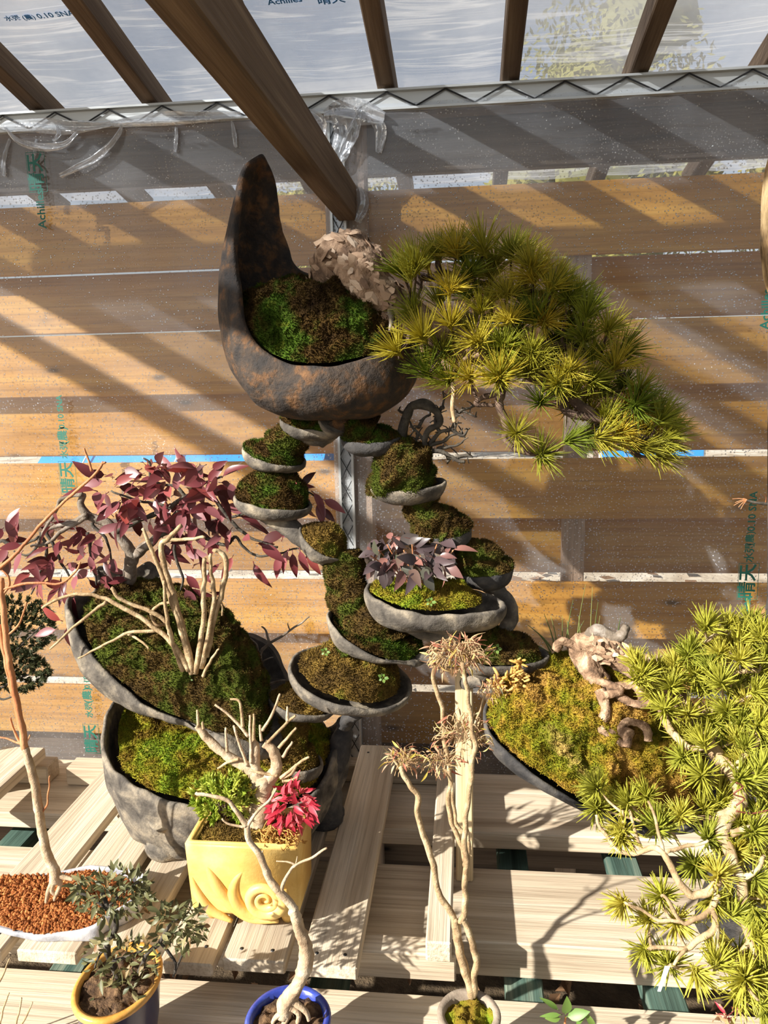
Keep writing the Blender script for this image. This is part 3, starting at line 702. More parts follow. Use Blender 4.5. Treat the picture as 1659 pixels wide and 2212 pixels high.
# --- left leg of saucers
def saucer(c, bottom, apex, mat='mossd', fill=0.92, drop=3, thick=0.007, foot=0.22, clay='clay', rough=0.008, a=1.0, bul=0.05, dens=230000, extra=None, nm='saucer', pw=0.75):
    cx, cy, rx, ry, tilt, Y, dr = c
    o = pot(nm, shell(ell(*c), bottom, foot=foot, a=a, bulges=[bul]*14, nr=10, thick=thick, rough=0.003, N=56), M[clay], S)
    if apex: mound(ell(cx, cy+drop, rx*fill, ry*fill, tilt, Y, dr*fill), apex, 'moss', M[mat], o, S, rough=rough, dens=dens, pw=pw)
    return o
saucer((672, 912, 68, 17, 8, 1.47, 0.045), (690, 952, 1.47), (655, 890, 1.48), 'moss', foot=0.35)
saucer((592, 980, 70, 20, 12, 1.48, 0.050), (612, 1020, 1.48), (600, 950, 1.49), 'moss', foot=0.30)
mtube([(598, 975, 1.48, 44), (625, 955, 1.48, 42), (645, 930, 1.485, 30), (660, 940, 1.48, 16)], 'moss_neck', M['mossd'], S)
arm([(684, 950, 1.47, 22), (705, 930, 1.465, 26), (722, 905, 1.45, 40)], 'stem', M['clay'], S)
arm([(640, 950, 1.48, 20), (662, 940, 1.475, 22), (690, 938, 1.47, 24)], 'stem', M['clay'], S)
saucer((588, 1080, 86, 20, 7, 1.48, 0.058), (600, 1122, 1.48), (602, 1002, 1.485), 'moss', foot=0.22, pw=1.5, rough=.010, fill=.84)
mtube([(597, 1050, 1.482, 34), (598, 1030, 1.484, 32), (602, 1005, 1.485, 24)], 'moss_neck', M['moss'], S, rough=0.008)
arm([(545, 1098, 1.48, 14), (590, 1118, 1.48, 22), (640, 1150, 1.475, 22), (690, 1195, 1.465, 18), (715, 1220, 1.46, 15)], 'stem', M['clay'], S)
saucer((698, 1168, 62, 26, 32, 1.462, 0.048), (712, 1212, 1.465), (708, 1132, 1.475), 'mossb', foot=0.3, fill=0.86, rough=0.006)
mtube([(738, 1190, 1.47, 34), (742, 1225, 1.465, 40), (748, 1265, 1.46, 42), (765, 1305, 1.455, 52), (790, 1350, 1.45, 76), (805, 1395, 1.44, 84)], 'moss_neck', M['mossd'], S, rough=0.012)
saucer((812, 1372, 118, 42, 26, 1.43, 0.085), (822, 1405, 1.455), (790, 1340, 1.455), 'moss', foot=0.22, fill=0.84, rough=0.012)
arm([(760, 1395, 1.44, 16), (790, 1425, 1.44, 26), (830, 1430, 1.44, 20)], 'stem', M['clay'], S)
saucer((756, 1462, 128, 62, 14, 1.42, 0.095), (765, 1495, 1.46), (735, 1400, 1.435), 'mossb', foot=0.2, fill=0.80, rough=0.011, drop=0, thick=0.009, pw=0.65)
mtube([(742, 1440, 1.43, 50), (735, 1400, 1.435, 30), (745, 1378, 1.44, 20)], 'moss_neck', M['mossb'], S, rough=0.008)
saucer((652, 1512, 76, 32, 10, 1.47, 0.058), (655, 1545, 1.48), (640, 1488, 1.48), 'mossb', foot=0.22, fill=0.85, rough=0.009)
mtube([(640, 1555, 1.475, 22), (630, 1580, 1.475, 36), (618, 1620, 1.475, 62), (612, 1660, 1.47, 80)], 'moss_neck', M['mossb'], S, rough=0.010)
saucer((622, 1634, 76, 34, 8, 1.47, 0.062), (628, 1680, 1.48), (612, 1600, 1.48), 'mossb', foot=0.3, fill=0.8, rough=0.008)
arm([(775, 1540, 1.43, 14), (755, 1550, 1.45, 16), (744, 1562, 1.47, 18)], 'stem', M['clayd'], S)
# --- right leg
mtube([(758, 905, 1.45, 22), (775, 925, 1.45, 38), (800, 940, 1.452, 46)], 'moss_neck', M['moss'], S)
saucer((803, 942, 66, 15, -3, 1.45, 0.046), (805, 986, 1.452), (808, 922, 1.46), 'moss', foot=0.25, clay='clayd')
arm([(730, 902, 1.45, 36), (745, 925, 1.45, 20), (752, 940, 1.45, 12)], 'stem', M['rust'], S)
mtube([(812, 975, 1.455, 26), (840, 985, 1.457, 52), (862, 1012, 1.46, 76), (885, 1040, 1.46, 62), (900, 1070, 1.462, 38), (905, 1100, 1.466, 34), (930, 1128, 1.47, 44), (960, 1150, 1.472, 48)], 'moss_neck', M['mossd'], S, rough=0.014)
lip = [(800, 1056, 1.43), (840, 1061, 1.405), (882, 1060, 1.40), (925, 1056, 1.41), (966, 1040, 1.44), (950, 1030, 1.48), (900, 1030, 1.51), (830, 1035, 1.48)]
pot('saucer', shell(lip, (882, 1088, 1.455), foot=0.2, a=0.9, bulges=[0.0]*8, nr=8, thick=0.007, N=48), M['clay'], S)
saucer((966, 1142, 54, 20, -6, 1.472, 0.045), (975, 1186, 1.475), (950, 1112, 1.48), 'moss', foot=0.3, clay='clayd')
mtube([(975, 1180, 1.475, 16), (1000, 1190, 1.48, 34), (1035, 1212, 1.485, 46), (1050, 1228, 1.485, 44)], 'moss_neck', M['mossd'], S)
saucer((1044, 1226, 66, 20, -4, 1.485, 0.05), (1062, 1272, 1.485), (1030, 1195, 1.49), 'mossd', foot=0.2, clay='clayd')
arm([(1055, 1255, 1.485, 24), (1075, 1280, 1.48, 20), (1095, 1308, 1.475, 20), (1102, 1338, 1.47, 18), (1088, 1362, 1.47, 15)], 'stem', M['clay'], S)
tr = [(788, 1262, 1.40), (800, 1290, 1.37), (850, 1312, 1.345), (930, 1328, 1.335), (1020, 1326, 1.34), (1080, 1318, 1.365), (1096, 1304, 1.40), (1060, 1282, 1.45), (990, 1268, 1.48), (900, 1256, 1.485), (830, 1250, 1.45)]
trough = pot('trough', shell(tr, (935, 1352, 1.42), foot=0.35, a=0.8, bulges=[0.04]*11, nr=10, thick=0.010, rough=0.005, N=88), M['clay'], S)
mound([(800, 1270, 1.40), (850, 1302, 1.365), (930, 1318, 1.355), (1010, 1312, 1.365), (1035, 1300, 1.40), (1000, 1280, 1.45), (900, 1262, 1.46), (830, 1256, 1.435)], (905, 1258, 1.42), 'moss', M['mossy'], trough, S, rough=0.011)
arm([(845, 1330, 1.40, 18), (900, 1350, 1.41, 26), (950, 1368, 1.42, 26), (975, 1392, 1.43, 22)], 'stem', M['clay'], S)
tr = [(955, 1395, 1.45), (990, 1425, 1.42), (1050, 1440, 1.40), (1120, 1440, 1.41), (1180, 1424, 1.44), (1180, 1405, 1.47), (1120, 1375, 1.50), (1040, 1352, 1.51), (980, 1365, 1.49)]
o = pot('saucer', shell(tr, (1065, 1450, 1.47), foot=0.2, a=0.9, bulges=[0.02]*9, nr=10, thick=0.009, N=63), M['clay'], S)
mound([(970, 1395, 1.455), (1000, 1420, 1.43), (1050, 1434, 1.415), (1115, 1434, 1.42), (1160, 1422, 1.445), (1110, 1385, 1.485), (1040, 1362, 1.49), (985, 1372, 1.475)], (1030, 1350, 1.475), 'moss', M['mossd'], o, S, rough=0.010, pw=0.6)
arm([(890, 1415, 1.42, 8), (930, 1424, 1.41, 14), (990, 1430, 1.42, 14), (1050, 1455, 1.44, 20)], 'stem', M['clay'], S)
arm([(1040, 1462, 1.45, 26), (1015, 1470, 1.455, 18), (1003, 1480, 1.47, 12)], 'stem', M['clay'], S)
# --- the big tilted trough at left
tr = [(140, 1290, 1.50), (150, 1335, 1.46), (198, 1418, 1.43), (260, 1482, 1.405), (330, 1532, 1.39), (400, 1560, 1.38), (470, 1600, 1.37), (540, 1640, 1.38),
      (600, 1610, 1.44), (585, 1520, 1.50), (535, 1440, 1.545), (470, 1375, 1.58), (410, 1318, 1.60), (370, 1262, 1.63), (325, 1208, 1.65), (280, 1235, 1.645), (236, 1218, 1.635), (205, 1226, 1.62), (210, 1265, 1.58), (165, 1285, 1.53)]
trg = pot('tilted_trough', shell(tr, (405, 1490, 1.60), foot=0.25, a=0.75, bulges=[0.05]*20, nr=16, thick=0.011, rough=0.005, N=100), M['clay'], S)
mound([(190, 1340, 1.475), (225, 1425, 1.44), (285, 1485, 1.415), (350, 1532, 1.40), (420, 1560, 1.39), (480, 1600, 1.39), (545, 1620, 1.40), (580, 1590, 1.45), (560, 1520, 1.50), (510, 1440, 1.545), (440, 1370, 1.58), (390, 1310, 1.60), (340, 1285, 1.61), (270, 1285, 1.60), (220, 1300, 1.55)],
      (310, 1272, 1.545), 'moss', M['mossd'], trg, S, rough=0.020, pw=0.6, N=100, nr=28, dens=170000)
sl = catmull([P(*p) for p in [(478, 1388, 1.62), (530, 1374, 1.62), (582, 1398, 1.62), (606, 1440, 1.62), (622, 1490, 1.60), (585, 1510, 1.58), (520, 1470, 1.60)]], 6, True)
m = MB(); n = len(sl)
for dy in (0.0, 0.022):
    for p in sl: m.v.append(p+V((0, dy, 0))+noise.noise_vector(p*30)*0.004)
m.f += [(k, (k+1) % n, n+(k+1) % n, n+k) for k in range(n)]+[tuple(range(n-1, -1, -1)), tuple(range(n, 2*n))]
m.build('rock_fin', M['clayd'], S, smooth=False)
# --- the base bowl on two feet
tr = [(218, 1570, 1.44), (224, 1630, 1.41), (262, 1680, 1.375), (318, 1712, 1.35), (390, 1738, 1.335), (470, 1752, 1.335), (560, 1760, 1.35), (640, 1740, 1.39), (700, 1690, 1.45), (735, 1600, 1.53), (758, 1545, 1.57),
      (738, 1550, 1.62), (712, 1572, 1.66), (688, 1545, 1.68), (600, 1500, 1.70), (450, 1480, 1.70), (330, 1480, 1.67), (268, 1492, 1.60), (235, 1525, 1.52)]
bas = pot('base_bowl', shell(tr, (480, 1800, 1.50), foot=0.40, a=0.7, bulges=[0.03]*19, nr=16, thick=0.012, rough=0.006, N=114), M['clay'], S)
mound([(262, 1590, 1.46), (280, 1660, 1.41), (330, 1700, 1.375), (400, 1722, 1.36), (480, 1738, 1.36), (560, 1745, 1.375), (630, 1722, 1.41), (685, 1660, 1.48), (700, 1590, 1.58), (640, 1530, 1.64), (500, 1500, 1.66), (360, 1500, 1.63), (290, 1520, 1.56)],
      (470, 1560, 1.56), 'moss', M['mossy'], bas, S, rough=0.018, pw=0.6, N=110, nr=26, dens=200000)
arm([(372, 1738, 1.40, 72), (374, 1765, 1.41, 66), (374, 1800, 1.42, 64), (374, 1838, 1.43, 62)], 'foot', M['clay'], S, rough=0.007, n=26)
arm([(752, 1548, 1.57, 10), (738, 1600, 1.545, 24), (718, 1660, 1.53, 30), (706, 1710, 1.53, 36), (700, 1750, 1.54, 46), (698, 1788, 1.555, 46)], 'foot', M['clayd'], S, rough=0.006, n=24)

# ---------------------------------------------------------------- pine needles, leaves
def tuft_mesh(name, n, L, spread, mat, wd=0.0011, seed=1):
    rnd = random.Random(seed); mb = MB()
    for i in range(n):
        a = rnd.uniform(0, 6.283); e = spread*(rnd.random()**0.6); e = min(e, 2.0)
        d = V((math.sin(e)*math.cos(a), math.sin(e)*math.sin(a), math.cos(e)))
        l = L*rnd.uniform(0.72, 1.08); s = d.orthogonal().normalized(); q = d.cross(s)
        b = d*0.006*rnd.random()+V((0, 0, rnd.uniform(-0.010, 0.006))); bend = V((0, 0, 1))*l*rnd.uniform(-0.10, 0.06)
        pr = [(0.0, 0.75), (0.5, 1.0), (1.0, 0.25)]; n0 = len(mb.v)
        for t, r in pr:
            c = b+d*(l*t)+bend*t*t
            for k in range(3):
                an = 2.094*k; mb.v.append(c+(s*math.cos(an)+q*math.sin(an))*(wd*r))
        for j in range(2):
            for k in range(3):
                u = n0+j*3+k; w2 = n0+j*3+(k+1) % 3; mb.f.append((u, w2, w2+3, u+3))
    bud = [V((0, 0, -0.014)), V((0, 0, -0.004)), V((0, 0, 0.008))]; mb.tube(bud, [0.0016, 0.0028, 0.0008], 5)
    me = mb.mesh(name, None, True); me.materials.append(mat); return me
def leaf_mesh(name, L, W, mat, fold_=0.25, droop=0.25, tip=1.5, petiole=0.12, seg=6):
    mb = MB()
    for i in range(seg+1):
        t = i/seg; w_ = W*0.5*(math.sin(math.pi*min(1, t**0.85))**0.8)*(1-0.25*t**tip); w_ = max(w_, 0.0002)
        y = L*t; z = -droop*L*t*t
        for u in (-1, 0, 1): mb.v.append(V((u*w_, y, z+abs(u)*w_*fold_)))
    for i in range(seg):
        for k in (0, 1):
            a = i*3+k; mb.f.append((a, a+1, a+4, a+3))
    mb.tube([V((0, -petiole*L, -0.04*L)), V((0, 0.02*L, 0.0))], [L*0.018, L*0.015], 4)
    me = mb.mesh(name, None, True); me.materials.append(mat); return me
def leaf_M(p, tip, nrm, s=1.0):
    y = V(tip).normalized(); n_ = V(nrm); n_ = (n_-y*n_.dot(y)); n_ = n_.normalized() if n_.length > 1e-4 else y.orthogonal().normalized()
    x = y.cross(n_); R3 = Matrix((x, y, n_)).transposed()
    return Matrix.Translation(p) @ (R3*s).to_4x4()
def rv(s=1.0): return V((random.gauss(0, s), random.gauss(0, s), random.gauss(0, s)))
def near(p, paths):
    best = None
    for q in paths:
        for r in q:
            d = (r-p).length
            if best is None or d < best[0]: best = (d, r, q)
    return best

# ---- the cascading pine in the crescent bowl
T = thing('pine_bonsai', P(715, 640, 1.47), 'windswept green pine bonsai cascading right out of the crescent bowl', 'bonsai')
mb = MB()
pt = catmull([P(*p) for p in [(745, 640, 1.50), (722, 590, 1.49), (742, 556, 1.475), (772, 578, 1.46), (790, 622, 1.45), (825, 655, 1.44), (870, 680, 1.43), (925, 712, 1.42), (985, 745, 1.41), (1050, 770, 1.40)]], 8)
rd = [v_.x for v_ in catmull([V((r*1.45/FPX, 0, 0)) for r in (50, 50, 48, 54, 52, 46, 38, 34, 32, 24)], 8)]
mb.tube(pt, rd, 28)
for i, p in enumerate(pt):
    for k in range(28):
        q = mb.v[i*28+k]; d = (q-p).normalized(); mb.v[i*28+k] = q+d*(fbm(q, 28)*0.008+abs(noise.noise(q*75))*0.007)
trunk = mb.build('trunk', M['bark'], T)
plm = []
for s_ in range(5):
    rnd = random.Random(s_); q = MB(); nn = 7
    for k in range(nn):
        a = 6.283*k/nn; r = rnd.uniform(0.6, 1.1); q.v.append(V((math.cos(a)*r*0.6, math.sin(a)*r, 0.12*rnd.uniform(-1, 1.4))))
    q.v.append(V((0, 0, 0.16))); q.v.append(V((0, 0, -0.2)))
    for k in range(nn): q.f += [(k, (k+1) % nn, nn), ((k+1) % nn, k, nn+1)]
    me = q.mesh('bark_plate', None, False); me.materials.append(M['plate']); plm.append(me)
for i in range(230):
    j = random.randrange(5, 50); k = random.randrange(28); c = pt[j]; q = mb.v[j*28+k]; d = (q-c).normalized()
    tdir = (pt[min(j+1, len(pt)-1)]-pt[j-1]).normalized()
    inst('bark_plate', random.choice(plm), trunk, T, leaf_M(q+d*0.002, tdir+rv(.35), d+rv(.28), random.uniform(0.009, 0.02)))
br = []
def pbranch(px, r0, r1, mat='pinebr', wire=True, Y=1.40, tree=None, lst=None, wig=0.006):
    m_ = MB(); pts_ = limb(m_, px, r0, r1, wig=wig, sub=7, n=8, Y=Y)
    lst.append((m_, pts_))
    o_ = (m_, pts_)
    return o_
for px, r0, r1 in [
    ([(985, 745, 1.41), (1050, 772, 1.40), (1130, 800, 1.39), (1200, 840, 1.38), (1260, 880, 1.37), (1330, 915, 1.37), (1400, 950, 1.37)], 0.017, 0.005),
    ([(870, 680, 1.43), (900, 640, 1.45), (905, 600, 1.46), (930, 603, 1.46), (960, 585, 1.46), (1000, 600, 1.46), (1060, 615, 1.46), (1130, 625, 1.45)], 0.009, 0.004),
    ([(905, 600, 1.46), (890, 590, 1.47), (880, 570, 1.47)], 0.005, 0.003), ([(945, 600, 1.46), (945, 570, 1.46), (950, 545, 1.46)], 0.005, 0.003),
    ([(925, 712, 1.42), (1000, 690, 1.44), (1080, 690, 1.45), (1160, 690, 1.45), (1220, 680, 1.45), (1265, 685, 1.45)], 0.011, 0.004),
    ([(1130, 625, 1.45), (1190, 640, 1.45), (1240, 660, 1.45), (1270, 683, 1.45)], 0.006, 0.003),
    ([(1050, 772, 1.40), (1120, 750, 1.40), (1200, 745, 1.40), (1280, 770, 1.40), (1330, 800, 1.40), (1380, 845, 1.40)], 0.009, 0.003),
    ([(1100, 790, 1.39), (1085, 840, 1.37), (1078, 870, 1.365), (1088, 905, 1.36), (1096, 930, 1.36), (1090, 945, 1.36), (1110, 968, 1.36), (1160, 985, 1.36), (1180, 980, 1.36)], 0.009, 0.0035),
    ([(1095, 935, 1.36), (1120, 955, 1.355), (1150, 978, 1.355)], 0.004, 0.003),
    ([(1085, 842, 1.37), (1050, 855, 1.37), (1030, 870, 1.37), (1060, 878, 1.365), (1075, 872, 1.365)], 0.006, 0.0025),
    ([(1200, 840, 1.38), (1220, 870, 1.37), (1240, 900, 1.36), (1300, 905, 1.36), (1340, 918, 1.36)], 0.010, 0.004),
    ([(1330, 915, 1.37), (1340, 950, 1.37), (1380, 985, 1.37), (1430, 988, 1.37)], 0.005, 0.002),
    ([(985, 745, 1.41), (1020, 740, 1.37), (1018, 760, 1.36), (995, 790, 1.36), (980, 805, 1.36)], 0.006, 0.003),
    ([(895, 700, 1.42), (880, 735, 1.38), (862, 765, 1.36)], 0.006, 0.003), ([(940, 735, 1.41), (950, 760, 1.37), (930, 800, 1.36)], 0.006, 0.003)]:
    pbranch(px, r0, r1, lst=br)
TU = [(861, 763), (895, 675), (972, 627), (974, 705), (915, 731), (956, 763), (925, 809), (971, 824), (1017, 818), (900, 579), (948, 553), (887, 604), (986, 546), (1017, 591), (1039, 675), (1034, 741), (1082, 753), (1075, 819),
      (1045, 541), (1103, 552), (1146, 578), (1153, 603), (1189, 625), (1227, 646), (1095, 639), (1102, 693), (1153, 686), (1175, 697), (1267, 683), (1092, 751), (1149, 762), (1229, 802), (1276, 824), (1327, 795), (1262, 733),
      (1312, 715), (1280, 766), (1081, 816), (1142, 805), (1204, 831), (1168, 871), (1236, 856), (1309, 903), (1370, 878), (1381, 842), (1291, 946), (1222, 954), (1337, 936), (1421, 914), (1432, 950), (1424, 986), (1381, 965), (1168, 983), (1115, 937),
      (870, 590), (925, 580), (1000, 560), (1070, 570), (1130, 560), (1060, 600), (1200, 610), (1245, 660), (1130, 650), (1190, 670), (1060, 650), (1010, 640), (1040, 715), (1120, 720), (1200, 735), (1230, 700), (1200, 770), (1240, 760), (1180, 800), (1110, 780),
      (1260, 850), (1300, 850), (1340, 840), (1345, 880), (1270, 900), (1340, 760), (1400, 890), (1390, 930), (1260, 935), (1350, 960), (1400, 950), (1010, 775), (950, 660), (1225, 890)]
tufts = [tuft_mesh('needle_tuft', n_, L_, sp, M['needle'], 0.0010, s_) for s_, (n_, L_, sp) in enumerate([(95, .057, 1.15), (105, .054, 1.3), (85, .060, 1.05), (100, .052, 1.4), (80, .058, 0.95), (90, .054, 1.15)])]
cen = P(1130, 790, 1.42)
for i, (x, y) in enumerate(TU):
    Yd = 1.38+0.05*noise.noise(V((x*.013, y*.013, 2)))-(0.02 if i < 54 else -0.05)
    if y > 880: Yd -= 0.01
    p = P(x, y, Yd)
    d = V((0, -0.55, 0.72))+(p-cen)*2.2*V((1, 0, 1)).length/1.4+rv(0.22)
    if y > 930: d += V((0.5, 0, -0.3))
    inst('needle_tuft', random.choice(tufts), T, T, frame(p, d, random.uniform(0, 6.28), random.uniform(0.88, 1.12)))
    _, q, b_ = near(p+V((0, 0.03, -0.02)), [b[1] for b in br])
    mm = [b for b in br if b[1] is b_][0][0]
    mm.tube(catmull([q, (p*0.5+q*0.5)+V((0, 0.008, -0.008)), p], 4), [0.0032, 0.003, 0.003, 0.0028, 0.0026, 0.0024, 0.0022, 0.002, 0.0018][:9], 5)
for m_, _ in br: m_.build('branch', M['pinebr'], T)
m = MB(); limb(m, [(843, 672, 1.40), (846, 690, 1.39), (842, 715, 1.385)], 0.007, 0.0025, n=7); m.build('jin_stub', M['greybr'], T)
m = MB(); limb(m, [(978, 826, 1.355), (980, 850, 1.355), (977, 880, 1.355), (982, 912, 1.357)], 0.0042, 0.0036, n=7); m.build('root_tie', M['tanbr'], T)
# ---------------------------------------------------------------- plants growing on the sculpture
def leaves(n, meshes, parent, root, gen, name='leaf'):
    for i in range(n):
        p, tip, nr, s_ = gen(i)
        inst(name, random.choice(meshes), parent, root, leaf_M(p, tip, nr, s_))
def box_pts(x0, x1, y0, y1, Y, dY):
    return P(random.uniform(x0, x1), random.uniform(y0, y1), Y+random.uniform(-dY, dY))
CAMD = V((0, -0.8, 0.6))

T = thing('maroon_shrub', P(285, 1278, 1.56), 'spreading maroon-leaved shrub with grey crooked trunk, in the tilted trough at left', 'shrub')
SH = []
def sh_branch(px, r0, r1, Y=1.53):
    m_ = MB(); q = limb(m_, px, r0, r1, wig=0.004, sub=6, n=7, Y=Y); SH.append(q); return m_
m = sh_branch([(280, 1285, 1.56), (280, 1230, 1.56), (287, 1203, 1.56), (270, 1176, 1.55), (236, 1135, 1.545), (189, 1112, 1.54), (175, 1088, 1.54), (179, 1068, 1.54)], 0.017, 0.006); m.build('trunk', M['greybr'], T)
for px, r0, r1, mt in [([(287, 1205, 1.56), (314, 1179, 1.55), (337, 1160, 1.545), (371, 1122, 1.54), (405, 1080, 1.535)], .013, .005, 'greybr'),
    ([(189, 1112), (135, 1135), (98, 1146), (80, 1180)], .006, .003, 'greybr'), ([(189, 1118), (145, 1142), (101, 1172), (67, 1180)], .006, .003, 'greybr'), ([(179, 1068), (132, 1078), (111, 1122), (95, 1145)], .005, .003, 'greybr'),
    ([(253, 1150), (304, 1122), (354, 1105), (405, 1071), (455, 1068), (490, 1118), (527, 1149), (545, 1163), (600, 1182)], .006, .0025, 'darkbr'),
    ([(337, 1160), (405, 1135), (445, 1162), (489, 1176), (507, 1159), (540, 1195), (580, 1200), (640, 1185)], .005, .002, 'darkbr'),
    ([(199, 1129), (233, 1169), (240, 1216)], .004, .002, 'darkbr'), ([(189, 1150), (199, 1216), (209, 1264)], .004, .002, 'darkbr'), ([(88, 1149), (101, 1196), (81, 1247), (67, 1284)], .004, .002, 'darkbr'),
    ([(0, 1169), (50, 1176), (84, 1159)], .004, .003, 'darkbr'), ([(405, 1080), (380, 1050), (330, 1040), (322, 1000), (310, 990)], .004, .002, 'darkbr'), ([(405, 1075), (440, 1045), (480, 1030)], .004, .002, 'darkbr'),
    ([(371, 1122), (350, 1090), (290, 1080), (240, 1060)], .004, .002, 'darkbr'), ([(371, 1122), (380, 1200), (395, 1250), (392, 1280)], .004, .002, 'darkbr'), ([(98, 1146), (130, 1210), (150, 1250)], .004, .002, 'darkbr'),
    ([(490, 1118), (560, 1100), (640, 1060), (690, 1080)], .003, .0015, 'darkbr'), ([(640, 1185), (650, 1185), (685, 1190)], .002, .001, 'darkbr'), ([(80, 1180), (60, 1200), (30, 1190)], .003, .002, 'darkbr')]:
    sh_branch(px, r0, r1).build('branch', M[mt], T)
ml = [leaf_mesh('leaf', 0.046, 0.019, M['maroon'], 0.3, 0.25), leaf_mesh('leaf', 0.042, 0.021, M['maroon'], 0.15, 0.1), leaf_mesh('leaf', 0.048, 0.017, M['maroon'], 0.4, 0.4)]
def gen_sh(x0, x1, y0, y1, sc=1.0):
    def g(i):
        p = box_pts(x0, x1, y0, y1, 1.525, 0.045)
        d, q, b = near(p, SH)
        p = q+(p-q)*min(1, 0.045/max(d, 1e-4)) if d > 0.06 else p
        out = (p-q); out = out.normalized() if out.length > 1e-4 else rv()
        tip = out*0.7+V((random.gauss(0, .6), random.gauss(-.1, .5), random.gauss(-.35, .5)))
        return p, tip, CAMD+rv(0.6), random.uniform(0.85, 1.3)*sc
    return g
for n_, a in ((32, (5, 130, 1125, 1270)), (48, (90, 240, 1130, 1300)), (34, (190, 310, 1020, 1130)), (56, (290, 420, 995, 1140)), (52, (400, 500, 1000, 1170)), (14, (330, 430, 1130, 1200)), (16, (500, 690, 1110, 1220)), (8, (625, 690, 1030, 1110)), (10, (400, 480, 1190, 1340))):
    leaves(n_, ml, T, T, gen_sh(*a))
for x, y, dx, dz in ((622, 1190, -.4, -1), (632, 1195, .1, -1), (648, 1190, .3, -1), (665, 1195, .5, -1), (606, 1200, -.3, -1), (690, 1085, .15, -1), (700, 1080, .9, -.4), (650, 1050, .5, .5), (130, 1340, -.6, .5), (145, 1355, .1, -1), (150, 1350, .8, .3), (120, 1360, -1, -.2), (222, 1040, -1, -.1), (250, 1045, .9, .4), (268, 1090, .1, -1), (285, 1085, .6, -.6), (262, 1085, -.6, -.4), (300, 1070, .8, .6), (380, 1060, .2, 1), (400, 1090, .1, -1), (450, 1040, .5, .5)):
    p = P(x, y, 1.49 if x < 560 else 1.52); inst('leaf', random.choice(ml), T, T, leaf_M(p, V((dx, -0.2, dz)), CAMD+rv(.3), 1.1))

from mathutils.bvhtree import BVHTree
dg_ = bpy.context.evaluated_depsgraph_get()
def bvh_of(o):
    off = BASE[S]; me = o.data
    return BVHTree.FromPolygons([v_.co+off for v_ in me.vertices], [tuple(p.vertices) for p in me.polygons if p.area > 2e-6])
TB = [bvh_of(o) for o in bpy.data.objects if o.name.startswith('moss') and o.parent == trg]
def surfY(x, y, default):
    best = default
    for b in TB:
        h = b.ray_cast(CAM, ray(x, y).normalized())
        if h[0] is not None: best = min(best, h[0].y)
    return best
T = thing('bare_stem_shrub', P(418, 1455, 1.44), 'clump of bare buff-coloured stems rising from the moss of the tilted trough', 'shrub')
for px, r0, r1 in [([(415, 1456), (388, 1348), (354, 1254), (330, 1190), (307, 1142)], .0065, .003), ([(418, 1452), (378, 1297), (358, 1230), (348, 1176), (362, 1165), (392, 1135)], .007, .004), ([(362, 1168), (400, 1165), (442, 1161)], .004, .003),
    ([(422, 1454), (439, 1348), (440, 1280), (442, 1206)], .006, .004), ([(435, 1443), (462, 1297), (456, 1240), (456, 1196)], .006, .003), ([(446, 1419), (459, 1348), (483, 1264), (489, 1210), (475, 1190), (462, 1190)], .0065, .004),
    ([(408, 1448), (371, 1388), (304, 1335), (236, 1297), (189, 1284), (145, 1287), (91, 1314)], .006, .0025), ([(230, 1300), (169, 1348), (108, 1402)], .004, .002), ([(338, 1362), (277, 1368), (216, 1399), (169, 1422)], .004, .0018), ([(277, 1368), (300, 1382), (321, 1402)], .003, .002),
    ([(365, 1379), (358, 1341), (324, 1321), (267, 1297), (240, 1270)], .005, .004), ([(395, 1450), (371, 1382), (358, 1314), (354, 1254)], .005, .003), ([(439, 1460), (452, 1433), (473, 1402)], .004, .002), ([(365, 1345), (340, 1352), (327, 1331), (341, 1308), (368, 1301)], .0035, .003), ([(480, 1330), (470, 1290), (415, 1270)], .002, .001)]:
    yb = surfY(px[0][0], px[0][1], 1.43)-0.003
    q3 = [(x, y, min(yb-0.03*k/len(px), surfY(x, y, 9.0)-0.014) if k else yb) for k, (x, y) in enumerate(px)]
    m = MB(); limb(m, q3, r0, r1, wig=0.003); m.build('stem', M['tanbr'], T)

T = thing('thorny_shrub', P(575, 1490, 1.57), 'small leafless grey shrub behind the rock fin above the lowest saucers', 'shrub')
for px, r0, r1 in [([(572, 1490), (562, 1420), (575, 1395), (600, 1380), (630, 1360), (668, 1332)], .005, .0015), ([(562, 1420), (555, 1395), (540, 1378)], .003, .001), ([(585, 1390), (575, 1365), (565, 1355)], .003, .0015), ([(572, 1480), (610, 1470), (632, 1475)], .003, .0015), ([(570, 1455), (530, 1435), (500, 1425)], .003, .0015), ([(625, 1363), (622, 1345)], .0015, .001), ([(565, 1430), (590, 1420)], .002, .001)]:
    m = MB(); limb(m, px, r0, r1, wig=0.003, Y=1.55); m.build('branch', M['greybr'], T)

